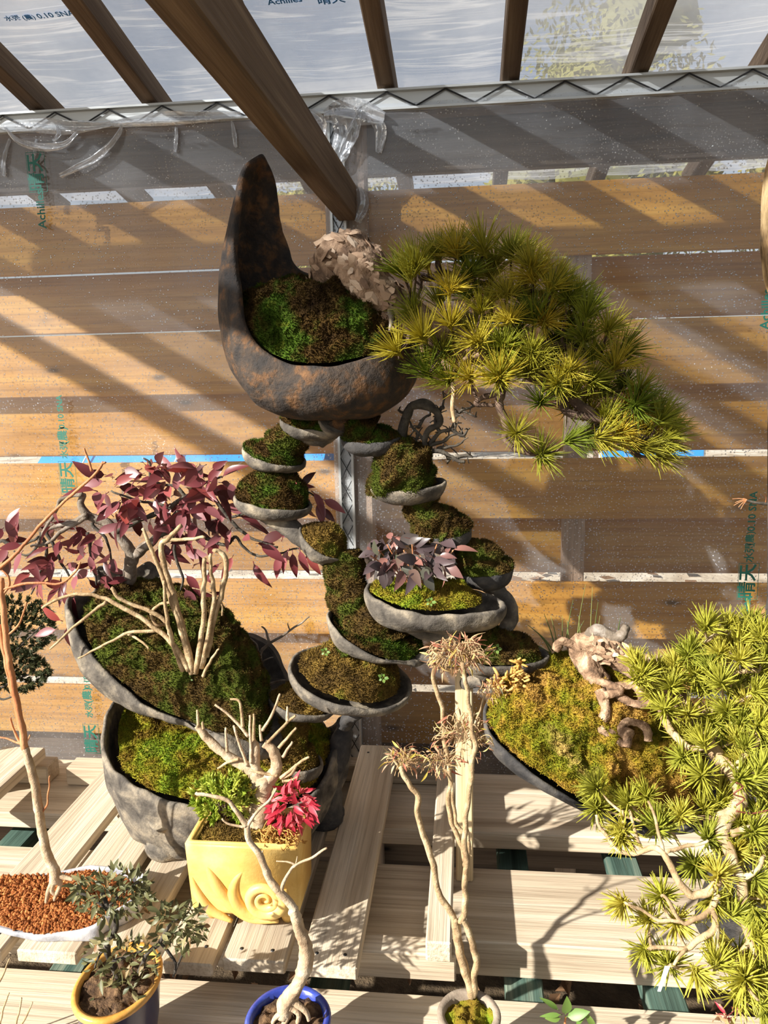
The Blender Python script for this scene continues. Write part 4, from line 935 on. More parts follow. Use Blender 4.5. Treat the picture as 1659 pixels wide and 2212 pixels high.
T = thing('contorted_bonsai', P(866, 945, 1.45), 'leafless dark contorted bonsai with looping trunk beside the upper right saucers', 'bonsai')
m = MB(); limb(m, [(866, 946), (876, 905), (890, 878), (920, 880), (944, 888), (950, 915), (925, 930), (918, 955), (930, 972), (960, 980), (990, 995), (1004, 998)], .0095, .003, wig=.003, Y=1.45, n=9); m.build('trunk', M['darkbr'], T)
m = MB(); limb(m, [(872, 940), (880, 890), (900, 873), (925, 872), (938, 884)], .0075, .006, wig=.003, Y=1.455, n=8); m.build('trunk', M['darkbr'], T)
rnd = random.Random(11)
for px in [[(930, 960), (950, 935), (975, 925), (985, 900), (1005, 890), (1030, 900)], [(985, 900), (1000, 885), (1025, 878)], [(950, 935), (940, 905), (958, 880), (957, 845)], [(975, 925), (1000, 940), (1015, 925)], [(930, 965), (960, 950), (990, 935), (1005, 945)], [(945, 970), (975, 965), (1000, 955)], [(918, 950), (900, 935), (885, 910)], [(900, 935), (895, 955), (880, 950)], [(958, 880), (935, 900)], [(905, 925), (912, 905), (930, 895)], [(890, 890), (872, 890), (860, 886)], [(970, 990), (968, 1000)], [(985, 990), (1010, 985), (1020, 988)], [(990, 900), (978, 880)]]:
    m = MB(); q = limb(m, px, .0042, .0016, wig=.005, Y=1.455, n=6)
    for i in range(2, len(q), 3):
        e = q[i]+V((rnd.gauss(0, .010), rnd.gauss(0, .008), rnd.gauss(0.004, .009))); m.tube([q[i], (q[i]+e)/2+V((0, 0, .002)), e], [.0016, .0013, .0009], 5)
    m.build('branch', M['darkbr'], T)

T = thing('mauve_leaf_plant', P(890, 1262, 1.42), 'low bushy plant with mauve and dusky green leaves in the long trough', 'plant')
m = MB(); NP = []
for a in range(11):
    x = 800+a*18; q = limb(m, [(880+a*3, 1270), (850+a*9, 1235), (x, 1200-(a % 3)*12)], .0018, .0012, Y=1.41); NP.append(q)
m.build('stems', M['redst'] if 'redst' in M else M['maplebr'], T, kind='stuff')
mv = [leaf_mesh('leaf', 0.046, 0.024, M['mauve'], 0.25, 0.3), leaf_mesh('leaf', 0.042, 0.026, M['mauve'], 0.2, 0.15), leaf_mesh('leaf', 0.05, 0.022, M['mauve'], 0.3, 0.4)]
def g(i):
    a = 6.283*i*.618; r = math.sqrt((i+.5)/80)
    x = 885+100*r*math.cos(a); y = 1205+48*r*math.sin(a)-8
    p = P(x, y, 1.40-0.05*math.sin(a)*r)
    return p, V((math.cos(a)*.5, -0.4*math.sin(a)-.2, -0.35+random.gauss(0, .3)))+rv(.4), V((0, -.6, .75))+rv(.5), random.uniform(.6, 1.0)
leaves(80, mv, T, T, g)
m = MB()
for k in range(6):
    b = P(878+k*4, 1285, 1.40); e = P(862+k*9, 1240-k % 3*8, 1.39); m.tube([b, (b+e)/2+V((0, 0, .006)), e], [.0012, .001, .0003], 4, flat=.5)
m.build('grass_blade', M['grass'], T, kind='stuff')
sp = [leaf_mesh('leaf', 0.007, 0.006, M['leafg'], 0.1, 0.1)]
for x, y, Y in ((840, 1400, 1.385), (704, 1412, 1.40), (828, 1468, 1.365), (1072, 1405, 1.42), (930, 1345-40, 1.35), (660, 1505, 1.44), (410, 1472, 1.40), (300, 1290, 1.57), (765, 1494, 1.36)):
    t = thing('clover_sprout', P(x, y, Y), {840: 'tiny green seedling on the green moss of the middle left saucer', 704: 'tiny green seedling at the upper left of the widest brown-moss saucer', 828: 'tiny green seedling at the right of the widest brown-moss saucer', 1072: 'tiny green seedling on the dark moss of the lowest right saucer', 930: 'tiny green seedling on the moss of the long trough', 660: 'tiny green seedling in the small saucer under the widest one', 410: 'tiny seedling at the foot of the bare buff stems', 300: 'tiny pale seedling beside the maroon shrub trunk', 765: 'tiny green seedling at the front of the widest brown-moss saucer'}[x], 'seedling')
    m = MB(); b = P(x, y, Y)
    for k in range(3): m.tube([b-V((0, 0, .006)), b+V((0.004*math.cos(k*2.1), -.004, 0.008+.003*k))], .0005, 4)
    m.build('stem', M['leafg'], t)
    for k in range(5):
        a = k*1.25; inst('leaf', sp[0], t, t, leaf_M(b+V((.003*math.cos(a), -.006, .006+.003*math.sin(a))), V((math.cos(a), -.3, math.sin(a))), CAMD, random.uniform(.8, 1.3)))

# ---------------------------------------------------------------- the yellow box pot and its plants
FYB = 1.2
xl_, xr_ = P(404, 1900, FYB).x, P(645, 1900, FYB).x
zt_, zb_ = P(520, 1826, FYB).z, 0.622
yb_ = PZ(600, 1742, zt_).y
BX = thing('box_pot', ((xl_+xr_)/2, (FYB+yb_)/2, ZP), 'square yellow glazed pot with a spiral shell moulded on its sunlit front', 'pot')
m = bmesh.new()
def rect(z, ins, yb2=yb_): return [m.verts.new(V(p)) for p in ((xl_+ins, FYB+ins, z), (xr_-ins, FYB+ins, z), (xr_-ins, yb2-ins, z), (xl_+ins, yb2-ins, z))]
rings = [rect(zb_, 0.010), rect(zb_+.01, 0.004), rect(zt_-.01, 0.0), rect(zt_, 0.0), rect(zt_, 0.013), rect(zt_-.03, 0.016), rect(zb_+.02, 0.02)]
for a, b in zip(rings, rings[1:]):
    for k in range(4): m.faces.new((a[k], a[(k+1) % 4], b[(k+1) % 4], b[k]))
m.faces.new(rings[0][::-1]); m.faces.new(rings[-1])
bmesh.ops.recalc_face_normals(m, faces=m.faces[:]); bmesh.ops.bevel(m, geom=m.edges[:], offset=0.003, segments=2, affect='EDGES')
me = bpy.data.meshes.new('box_body')
for v_ in m.verts: v_.co -= BASE[BX]
m.to_mesh(me); m.free()
for p in me.polygons: p.use_smooth = True
body = link('box_body', me, M['yellowpot'], BX)
m = MB(); cx_, cz_ = P(572, 1945, FYB).x, P(572, 1945, FYB).z; pts = []; rr = []
for i in range(70):
    t = i/69; a = -0.6+t*2*math.pi*2.35; r = 0.034*(1-t)**0.9+0.002
    pts.append(V((cx_+r*math.cos(a), FYB+0.0035*(1-t), cz_-r*math.sin(a)*0.95))); rr.append(0.0105*(1-t)**0.8+0.0018)
m.tube(pts, rr, 9); m.build('shell_relief', M['yellowpot'], body, root=BX)
def relief(px, rads):
    mm = MB(); q = catmull([P(x, y, FYB)+V((0, .0055, 0)) for x, y in px], 6); r_ = [v_.x for v_ in catmull([V((r*FYB/FPX, 0, 0)) for r in rads], 6)]
    mm.tube(q, r_, 10); mm.build('horn_relief', M['yellowpot'], body, root=BX)
relief([(445, 1870), (462, 1905), (490, 1945), (540, 1985), (600, 1995)], [5, 16, 18, 14, 4]); relief([(528, 1878), (506, 1910), (505, 1945), (530, 1975), (580, 1992)], [4, 12, 18, 16, 5]); relief([(412, 1890), (425, 1930), (450, 1965), (500, 1995)], [4, 13, 15, 5])
for x in (xl_+.035, xr_-.03):
    for y in (FYB+.03, yb_-.03):
        m = MB(); m.tube([V((x, y, ZP)), V((x, y, ZP+.012)), V((x, y, zb_+.004))], [.011, .015, .017], 12); m.build('foot', M['yellowpot'], BX)
m = MB(); nx = 22
for j in range(nx+1):
    for i in range(nx+1):
        x = xl_+.014+(xr_-xl_-.028)*i/nx; y = FYB+.014+(yb_-FYB-.028)*j/nx
        e = min(i, nx-i, j, nx-j)/nx; m.v.append(V((x, y, zt_-.012+.045*min(.3, e)+fbm(V((x, y, 0)), 40)*.006)))
for j in range(nx):
    for i in range(nx): a = j*(nx+1)+i; m.f.append((a, a+1, a+nx+2, a+nx+1))
fuzz(m, 200000, .005); m.build('moss', M['mossb'], BX)
T = thing('stubby_bonsai', P(560, 1780, 1.27), 'pale pruned bonsai stump with short upright shoots in the yellow box pot', 'bonsai')
BY = 1.27
def trk(px, rads, Y, name, mat, par, n=14, ro=.003):
    mm = MB(); q = catmull([P(p[0], p[1], p[2] if len(p) > 2 else Y) for p in px], 7); r_ = [v_.x for v_ in catmull([V((r*Y/FPX, 0, 0)) for r in rads], 7)]
    mm.tube(q, r_, n)
    for i in range(len(q)):
        for k in range(n):
            p = mm.v[i*n+k]; d = (p-q[i]).normalized(); mm.v[i*n+k] = p+d*(fbm(p, 55)*ro+abs(noise.noise(p*120))*ro*.8)
    return mm.build(name, mat, par)
trk([(553, 1800), (560, 1760), (570, 1724), (568, 1692), (566, 1675)], [36, 28, 25, 27, 20], BY, 'trunk', M['palebr'], T)
for px, rd_ in [([(562, 1690), (543, 1665), (497, 1637), (448, 1597), (426, 1568)], [20, 16, 11, 9, 6]), ([(562, 1685), (550, 1654), (551, 1616), (545, 1598)], [16, 13, 11, 6]), ([(575, 1690), (594, 1668), (597, 1643), (589, 1621), (570, 1606)], [18, 14, 12, 12, 7])]:
    trk(px, rd_, BY, 'branch', M['palebr'], T, 12)
for px in [[(543, 1648), (541, 1600), (540, 1545)], [(548, 1599), (549, 1570), (548, 1542)], [(537, 1591), (502, 1551), (464, 1522)], [(524, 1570), (522, 1540), (516, 1513), (498, 1510)], [(567, 1578), (589, 1542), (605, 1499)], [(578, 1605), (619, 1561), (638, 1545)], [(621, 1558), (621, 1526)], [(602, 1616), (620, 1595), (640, 1572)], [(611, 1635), (632, 1602)], [(535, 1654), (520, 1615), (505, 1567)], [(491, 1625), (488, 1572)], [(565, 1600), (562, 1566)], [(606, 1681), (646, 1648), (668, 1635)], [(640, 1652), (630, 1670), (610, 1682)], [(610, 1688), (630, 1686), (649, 1675)], [(600, 1676), (565, 1670), (540, 1663)], [(516, 1640), (490, 1648), (470, 1660)], [(428, 1570), (426, 1534)], [(440, 1575), (436, 1560)], [(548, 1700), (530, 1716), (520, 1745)], [(596, 1702), (575, 1735), (545, 1765)]]:
    m = MB(); limb(m, px, .0034, .0020, wig=.0015, Y=BY-.01, n=7); m.build('shoot', M['palebr'] if px[0][0] % 2 else M['tanbr'], T)
def sprig_mesh(name, mat, n=9, L=.012, W=.004, seed=0):
    rnd = random.Random(seed); mb = MB()
    for i in range(n):
        a = rnd.uniform(-.9, .9); el = rnd.uniform(-.5, .5); b = V((0, 0, L*rnd.uniform(0, .8)))
        d = V((math.sin(a), math.sin(el), math.cos(a))).normalized(); s = d.orthogonal().normalized()*W*.5; l = L*rnd.uniform(.6, 1.1); q = d.cross(s)
        mb.add([b, b+d*l*.5+s, b+d*l, b+d*l*.5-s, b+d*l*.5+q], [(0, 1, 4), (1, 2, 4), (2, 3, 4), (3, 0, 4)])
    me = mb.mesh(name, None, False); me.materials.append(mat); return me
T = thing('lime_cypress', P(480, 1770, 1.24), 'small lime-green scaly conifer at the left back of the yellow box pot', 'conifer')
m = MB(); b = P(480, 1772, 1.26)
for k in range(7):
    e = P(440+k*15, 1700+(k % 3)*14, 1.24); m.tube([b, (b+e)/2+V((0, 0, .01)), e], [.003, .002, .001], 5)
m.build('stem', M['pinebr'], T, kind='stuff')
cs = [sprig_mesh('foliage_spray', M['cyp'], 14, .016, .005, k) for k in range(4)]
for i in range(150):
    a = random.uniform(0, 6.28); r = random.random()**.5
    p = P(483+58*r*math.cos(a), 1724+46*r*math.sin(a), 1.235+.02*random.uniform(-1, 1)+.03*r)
    inst('foliage_spray', random.choice(cs), T, T, frame(p, V((math.cos(a)*r, -.5, .7-.5*math.sin(a)*r))+rv(.3), random.uniform(0, 6), random.uniform(.7, 1.15)))
T = thing('red_nandina', P(625, 1790, 1.27), 'small shrub of bright crimson pointed leaves at the right of the yellow box pot', 'shrub')
m = MB()
for k in range(8):
    b = P(620, 1790, 1.28); e = P(590+k*12, 1720+(k*37 % 40), 1.25); m.tube([b, (b+e)/2+V((0, 0, .008)), e], [.0016, .0012, .0008], 5)
m.build('stem', M['maplebr'], T, kind='stuff')
rl = [leaf_mesh('leaf', .026, .009, M['red'], .3, .2), leaf_mesh('leaf', .022, .0085, M['red'], .2, .35)]
def g(i):
    a = random.uniform(0, 6.28); r = random.random()**.5
    p = P(632+44*r*math.cos(a), 1742+46*r*math.sin(a), 1.245+.02*random.uniform(-1, 1))
    return p, V((math.cos(a), -.3, -math.sin(a)))*.8+rv(.5), V((0, -.7, .6))+rv(.5), random.uniform(.8, 1.25)
leaves(110, rl, T, T, g)
T = thing('dry_moss_tuft', P(600, 1830, 1.24), 'tangle of pale yellow dry stems at the front right of the yellow box pot', 'moss')
m = MB()
for k in range(90):
    b = P(random.uniform(560, 635), random.uniform(1795, 1828), random.uniform(1.215, 1.25)); q = [b]
    for j in range(4): q.append(q[-1]+rv(.007)+V((0, -.001, .001)))
    m.tube(catmull(q, 2), .0011, 4)
m.build('dry_stems', M['tan'], T, kind='stuff')

# ---------------------------------------------------------------- round pots along the front
def round_pot(name, cx, cy, rx, Y, h, lab, rim_m, body_m, soil_m, wall_t=.006, base=.72, dens=0, ell_y=1.0, zbase=ZB, lipw=.004, soilrough=.006, hl=.004):
    c = P(cx, cy, Y); r = rx*Y/FPX*1.0; zt = c.z
    t = thing(name, (c.x, c.y, zbase), lab, 'potted plant')
    prof_o = [(base*.9, zbase), (base, zbase+.004), ((base+1)/2*1.02, zbase+(zt-zbase)*.45), (.97, zt-.012)]
    prof_r = [(.97, zt-.012), (1.03, zt-.009), (1.045, zt-.003), (1.0, zt+.001), (1-wall_t/r, zt-.001), (1-wall_t/r-.02, zt-.03)]
    n = 48
    def lathe(prof, cap=False):
        mb = MB()
        for f, z in prof:
            for k in range(n):
                a = 2*math.pi*k/n; mb.v.append(V((c.x+r*f*math.cos(a), c.y+r*f*ell_y*math.sin(a), z)))
        for j in range(len(prof)-1):
            for k in range(n): q = j*n+k; q2 = j*n+(k+1) % n; mb.f.append((q, q2, q2+n, q+n))
        if cap: mb.f.append(tuple(reversed(range(n))))
        return mb
    lathe(prof_o, True).build('pot_body', body_m, t); lathe(prof_r).build('pot_rim', rim_m, t)
    mb = MB(); f0 = (1-wall_t/r)
    for j in range(13):
        f = f0*j/12
        for k in range(n):
            a = 2*math.pi*k/n; p = V((c.x+r*f*math.cos(a), c.y+r*f*ell_y*math.sin(a), zt-.014+.012*(1-f*f)))
            mb.v.append(p+V((0, 0, fbm(p, 60)*soilrough*2)))
    for j in range(12):
        for k in range(n): q = j*n+k; q2 = j*n+(k+1) % n; mb.f.append((q, q2, q2+n, q+n))
    if dens: fuzz(mb, dens, hl)
    mb.build('moss' if dens else 'soil', soil_m, t)
    return t, c, r
OP, oc, orr = round_pot('potted_shrub', 255, 2114, 104, 1.0, .1, 'twiggy shrub with small grey-green leaves in an ochre-rimmed navy pot', M['orange'], M['navy'], M['soil'], ell_y=1.25)
tw_ = .0030
def Ls(px, r0, r1, Y, name, mat, par, wig=.002, n=7):
    m_ = MB(); q = limb(m_, px, r0, r1, wig=wig, Y=Y, n=n, sub=9 if wig == tw_ else 6); m_.build(name, mat, par); return q
OB = [Ls([(262, 2120, 1.0), (240, 2075, .99), (232, 2045, .98), (245, 2015, .975), (252, 1985, .97), (235, 1960, .97), (222, 1930, .97)], .006, .003, 1.0, 'trunk', M['darkbr'], OP),
      Ls([(300, 2100), (320, 2060), (345, 2035), (365, 2000), (385, 1985)], .004, .002, .98, 'branch', M['darkbr'], OP), Ls([(235, 1960), (260, 1930), (300, 1905)], .003, .0015, .97, 'branch', M['darkbr'], OP),
      Ls([(232, 2045), (215, 2060), (205, 2090)], .003, .0015, .98, 'branch', M['darkbr'], OP), Ls([(345, 2035), (380, 2080), (375, 2110), (395, 2060)], .0025, .0015, .98, 'branch', M['darkbr'], OP), Ls([(240, 2075), (270, 2070), (310, 2050)], .003, .0015, .98, 'branch', M['darkbr'], OP), Ls([(240, 1970), (200, 1940), (165, 1930)], .003, .0015, .97, 'branch', M['darkbr'], OP)]
ol = [leaf_mesh('leaf', .019, .0078, M['olive'], .3, .2), leaf_mesh('leaf', .016, .007, M['olive'], .2, .4), leaf_mesh('leaf', .021, .0075, M['olive'], .4, .1)]
def cl(cx, cy, rx, ry, Y, dY=.02):
    def g(i):
        a = random.uniform(0, 6.28); r = random.random()**.5; p = P(cx+rx*r*math.cos(a), cy+ry*r*math.sin(a), Y+random.uniform(-dY, dY))
        return p, V((math.cos(a), 0, -math.sin(a)))*.6+rv(.7), V((0, -.6, .7))+rv(.7), random.uniform(.55, 1.1)
    return g
def joined(n, meshes, gen, name, par):
    mm = MB()
    for i in range(n):
        p, tip, nr, s_ = gen(i); X = leaf_M(p, tip, nr, s_); me = random.choice(meshes)
        mm.add([X @ v_.co for v_ in me.vertices], [tuple(f.vertices) for f in me.polygons])
    return mm.build(name, meshes[0].materials[0], par, kind='stuff')
gs_ = [cl(242, 1932, 88, 54, .975, .03), cl(388, 2000, 56, 48, .975, .03), cl(262, 2075, 85, 55, .975, .03)]
joined(360, ol, lambda i: gs_[0 if i < 190 else 1 if i < 290 else 2](i), 'inner_leaves', OP)
leaves(130, ol, OP, OP, cl(242, 1930, 86, 52, .97)); leaves(70, ol, OP, OP, cl(385, 2000, 54, 48, .97)); leaves(80, ol, OP, OP, cl(265, 2070, 85, 55, .97)); leaves(16, ol, OP, OP, cl(250, 2150, 60, 30, .975))

BP, bc, brr = round_pot('potted_tree', 622, 2198, 106, .99, .1, 'white sinuous leafless tree in a royal blue glazed pot at the front', M['blue'], M['blue'], M['soil'], wall_t=.008)
trk([(612, 2196), (618, 2165), (648, 2118), (662, 2070), (655, 2030), (640, 1985), (636, 1962)], [18, 21, 16, 18, 15, 14, 12], .985, 'trunk', M['palebr'], BP)
for px in ([(616, 2180), (598, 2195), (590, 2212)], [(618, 2180), (620, 2200), (612, 2215)], [(625, 2175), (645, 2190), (640, 2212)], [(630, 2165), (660, 2185), (668, 2205)]):
    Ls(px, .006, .003, .98, 'root', M['palebr'], BP)
Ls([(637, 1966), (611, 1933), (583, 1900), (564, 1854), (540, 1816), (532, 1784)], .0066, .0042, .985, 'branch', M['palebr'], BP)
for px, r0 in ([(532, 1786), (510, 1751), (494, 1730), (456, 1719), (423, 1713)], .0042), ([(535, 1784), (559, 1749), (586, 1724), (597, 1702)], .0026), ([(609, 1930), (613, 1905), (624, 1887), (640, 1868), (681, 1849), (706, 1832)], .0030), ([(640, 1868), (620, 1862), (597, 1860)], .0016), ([(526, 1787), (497, 1781), (480, 1768)], .0022), ([(560, 1850), (568, 1838)], .0015), ([(640, 1866), (642, 1850)], .0012):
    Ls(px, r0, r0*.55, .985, 'branch', M['palebr'], BP)

GP, gc, gr = round_pot('potted_nandina', 1013, 2188, 76, 1.0, .1, 'tall thin twisted tree with russet leaf tufts in a round taupe pot', M['greypot'], M['greypot'], M['mossy'], wall_t=.009, dens=260000, base=.8, hl=.007)
tw = tw_
for px, r0, r1 in [([(1018, 2150), (1012, 2120), (996, 2066), (985, 2000), (983, 1985)], .0072, .0062), ([(1022, 2150), (1024, 2110), (1027, 2066), (1010, 2005), (998, 1985)], .006, .005), ([(983, 1992), (979, 1979), (949, 1931), (935, 1864), (905, 1776), (902, 1719), (885, 1695), (871, 1675), (865, 1655)], .0052, .0038), ([(993, 1989), (1003, 1965), (1003, 1914), (1006, 1857), (1003, 1774), (1012, 1730), (1019, 1655), (1027, 1611), (1021, 1579), (1014, 1527), (1006, 1479), (999, 1431)], .0050, .0032), ([(1006, 1860), (996, 1830), (969, 1749), (971, 1678), (965, 1630), (958, 1596), (956, 1535), (945, 1500), (936, 1466), (939, 1435)], .0040, .0030), ([(1004, 1800), (985, 1770), (971, 1680), (960, 1660)], .0036, .0025), ([(1005, 1870), (1012, 1840), (1008, 1790)], .004, .003), ([(1021, 1579), (1040, 1520), (1060, 1490)], .002, .001), ([(936, 1440), (930, 1415), (945, 1395)], .003, .0015), ([(940, 1440), (955, 1410), (965, 1390)], .003, .0015), ([(1000, 1436), (990, 1410), (1000, 1385)], .003, .0015), ([(1002, 1440), (1030, 1420), (1055, 1400)], .0025, .001), ([(867, 1662), (850, 1640), (845, 1625)], .0025, .001), ([(870, 1662), (890, 1640), (905, 1625)], .0025, .001), ([(962, 1650), (940, 1635), (910, 1640)], .002, .001)]:
    Ls(px, r0, r1, 1.03 if px[0][1] > 1900 else 1.05, 'trunk' if r0 > .004 else 'branch', M['tanbr'], GP, wig=tw)
tl = [leaf_mesh('leaf', .013, .0026, M['thin'], .5, .5, petiole=1.1), leaf_mesh('leaf', .015, .003, M['thin'], .4, .9, petiole=1.5), leaf_mesh('leaf', .011, .0028, M['thin'], .5, .3, petiole=1.0)]
def clt(cx, cy, rx, ry, Y=1.05):
    def g(i):
        a = random.uniform(0, 6.28); r = random.random()**.6; p = P(cx+rx*r*math.cos(a), cy+ry*r*math.sin(a), Y+random.uniform(-.025, .025))
        return p, V((math.cos(a), random.gauss(0, .3), -math.sin(a)*.6-.1))+rv(.5), rv(1)+V((0, -.5, .5)), random.uniform(.75, 1.3)
    return g
m = MB()
for cx_, cy_, rx_, ry_, n_ in ((988, 1412, 66, 40, 110), (872, 1642, 38, 30, 40), (945, 1640, 50, 32, 36), (1000, 1590, 66, 58, 60), (1060, 1490, 32, 24, 14)):
    for i in range(n_):
        a = random.uniform(0, 6.28); r = random.random()**.6; p = P(cx_+rx_*r*math.cos(a), cy_+ry_*r*math.sin(a), 1.05+random.uniform(-.025, .025)); c_ = P(cx_+random.uniform(-8, 8), cy_+random.uniform(-4, 22), 1.05)
        b = p+(c_-p)*random.uniform(.3, .7); m.tube(catmull([b, (b+p)/2+V((0, 0, .006))+rv(.003), p, p+V((.004*math.cos(a), 0, -.007))], 3), .00065, 4)
m.build('leaf_stalks', M['thin'], GP, kind='stuff')
leaves(135, tl, GP, GP, clt(988, 1412, 66, 38)); leaves(50, tl, GP, GP, clt(872, 1642, 38, 30)); leaves(40, tl, GP, GP, clt(945, 1640, 50, 32)); leaves(56, tl, GP, GP, clt(1000, 1590, 62, 55)); leaves(16, tl, GP, GP, clt(1060, 1490, 30, 22))

# ---------------------------------------------------------------- shallow tray with the copper-stemmed maple
trr = [(-120, 1940, 1.24), (-60, 2000, 1.17), (0, 2008, 1.15), (50, 2018, 1.14), (95, 2022, 1.135), (150, 2014, 1.14), (205, 2000, 1.145), (232, 1978, 1.165), (300, 1935, 1.21), (318, 1890, 1.27), (270, 1872, 1.31), (200, 1868, 1.32), (150, 1874, 1.31), (80, 1888, 1.30), (0, 1900, 1.29), (-80, 1915, 1.27)]
TY = thing('tray_maple', P(115, 1985, 1.22), 'young copper-stemmed tree in a pale oval tray of reddish granules', 'potted plant')
TY.location.z = ZP; BASE[TY] = V(TY.location)
pot('tray', shell(trr, (100, 1985, 1.22), foot=.7, a=.5, bulges=[0]*16, nr=8, thick=.009, rough=.003, N=96), M['tray'], TY)
rimp = catmull([P(*p) for p in trr], 6, True); cc = sum(rimp, V((0, 0, 0)))/len(rimp)
m = MB()
for j in range(9):
    for r in rimp:
        f = .95*j/8; p = V((cc.x+(r.x-cc.x)*f, cc.y+(r.y-cc.y)*f, cc.z-.006+.010*(1-f))); m.v.append(p)
n = len(rimp)
for j in range(8):
    for k in range(n): q = j*n+k; q2 = j*n+(k+1) % n; m.f.append((q, q2, q2+n, q+n))
m.build('soil_bed', M['grain'], TY)
m = MB()
for i in range(3600):
    r = random.choice(rimp); f = .94*random.random()**.5; p = V((cc.x+(r.x-cc.x)*f, cc.y+(r.y-cc.y)*f, cc.z-.006+.010*(1-f)+random.uniform(-.001, .004)))
    s_ = random.uniform(.0028, .0052); ax = [rv(1).normalized()*s_ for _ in range(6)]
    vs_ = [p+V((s_, 0, 0))+ax[0]*.15, p+V((-s_, 0, 0))+ax[1]*.15, p+V((0, s_, 0))+ax[2]*.15, p+V((0, -s_, 0))+ax[3]*.15, p+V((0, 0, s_))+ax[4]*.3, p+V((0, 0, -s_))]
    m.add(vs_, [(0, 2, 4), (2, 1, 4), (1, 3, 4), (3, 0, 4), (2, 0, 5), (1, 2, 5), (3, 1, 5), (0, 3, 5)])
m.build('soil_granules', M['grain'], TY, smooth=False, kind='stuff')
MY = 1.2
trk([(120, 1905), (118, 1880), (100, 1840), (86, 1765), (76, 1700), (64, 1650), (54, 1615)], [16, 13, 12, 11, 11, 10, 9], MY, 'trunk', M['palebr'], TY, 10, .0015)
Ls([(54, 1618), (45, 1560), (33, 1500), (20, 1430), (12, 1370), (5, 1300), (2, 1250)], .0065, .005, MY, 'trunk', M['maplebr'], TY)
Ls([(40, 1530), (22, 1470), (10, 1410), (-2, 1350)], .005, .004, MY, 'trunk', M['maplebr'], TY)
for px, r0 in ([(2, 1276), (60, 1259), (130, 1260), (163, 1236), (174, 1214)], .0026), ([(8, 1377), (38, 1352), (50, 1325), (57, 1300)], .0022), ([(0, 1230), (40, 1190), (110, 1110), (200, 1030), (222, 997)], .0034), ([(198, 1018), (190, 990), (182, 968)], .0024), ([(52, 1612), (35, 1590), (27, 1572), (23, 1550)], .0026), ([(48, 1606), (20, 1597), (0, 1592)], .0022), ([(55, 1608), (62, 1595), (65, 1588)], .002), ([(88, 1762), (102, 1735), (106, 1700), (108, 1676)], .002), ([(220, 1000), (228, 998)], .003), ([(2, 1290), (18, 1270), (18, 1245), (2, 1230)], .0025):
    Ls(px, r0, r0*.6, MY, 'branch', M['maplebr'], TY)
for px in ([(118, 1890), (105, 1925), (100, 1950)], [(120, 1890), (112, 1920), (122, 1935)], [(122, 1888), (140, 1896), (158, 1900)], [(118, 1885), (130, 1910), (118, 1945)]): Ls(px, .0065, .003, 1.2, 'root', M['palebr'], TY)

# ---------------------------------------------------------------- right: slanting pot with the cascading pine
PROW = 1700
while P(1402, PROW, 1.70).z > ZB: PROW += 1
RP = thing('crescent_pot', P(1400, 1740, 1.5), 'dark shallow boat-shaped pot heaped with golden moss, lower right', 'planter')
RP.location.z = ZB; BASE[RP] = V(RP.location)
tr = [(1052, 1548, 1.36), (1068, 1590, 1.33), (1120, 1640, 1.31), (1190, 1692, 1.295), (1270, 1745, 1.285), (1350, 1778, 1.28), (1440, 1800, 1.29), (1540, 1790, 1.33), (1570, 1740, 1.40), (1520, 1660, 1.48), (1450, 1560, 1.54), (1380, 1470, 1.58), (1280, 1425, 1.58), (1180, 1435, 1.54), (1095, 1480, 1.46), (1060, 1515, 1.40)]
rp_ = pot('pot_body', shell(tr, (1385, 1640, 1.54), foot=.25, a=1.35, bulges=[0]*16, nr=14, thick=.010, rough=.004, N=96), M['clayd'], RP)
mound([(1066, 1545, 1.375), (1085, 1590, 1.345), (1130, 1635, 1.325), (1200, 1685, 1.31), (1275, 1732, 1.30), (1350, 1762, 1.30), (1430, 1775, 1.31), (1485, 1750, 1.35), (1500, 1690, 1.42), (1460, 1600, 1.50), (1400, 1500, 1.55), (1300, 1440, 1.56), (1190, 1448, 1.53), (1105, 1490, 1.45)],
      (1215, 1440, 1.46), 'moss', M['mossg'], rp_, RP, rough=.022, pw=.6, N=110, nr=32, dens=240000)
arm([(1392, 1660, 1.56, 44), (1398, 1710, 1.61, 40), (1400, 1750, 1.66, 44), (1402, PROW, 1.70, 52)], 'foot', M['clayd'], RP)
T = thing('cascade_pine', P(1330, 1440, 1.45), 'bright yellow-green pine bonsai spilling over the boat-shaped pot to the lower right', 'bonsai')
trk([(1300, 1560, 1.37), (1296, 1520, 1.38), (1290, 1470, 1.40), (1250, 1400, 1.43), (1290, 1392, 1.42), (1340, 1420, 1.40), (1400, 1450, 1.36), (1450, 1500, 1.32), (1500, 1560, 1.28)], [12, 22, 24, 22, 26, 30, 26, 24, 20], 1.4, 'trunk', M['bark'], T, 18, .006)
for i in range(40):
    x = 1300+random.uniform(-20, 90); y = 1400+(x-1300)*.35+random.uniform(-22, 30); inst('bark_plate', random.choice(plm), T, T, leaf_M(P(x, y, 1.375), V((1, 0, -.4))+rv(.4), V((0, -.7, .7))+rv(.4), random.uniform(.006, .012)))
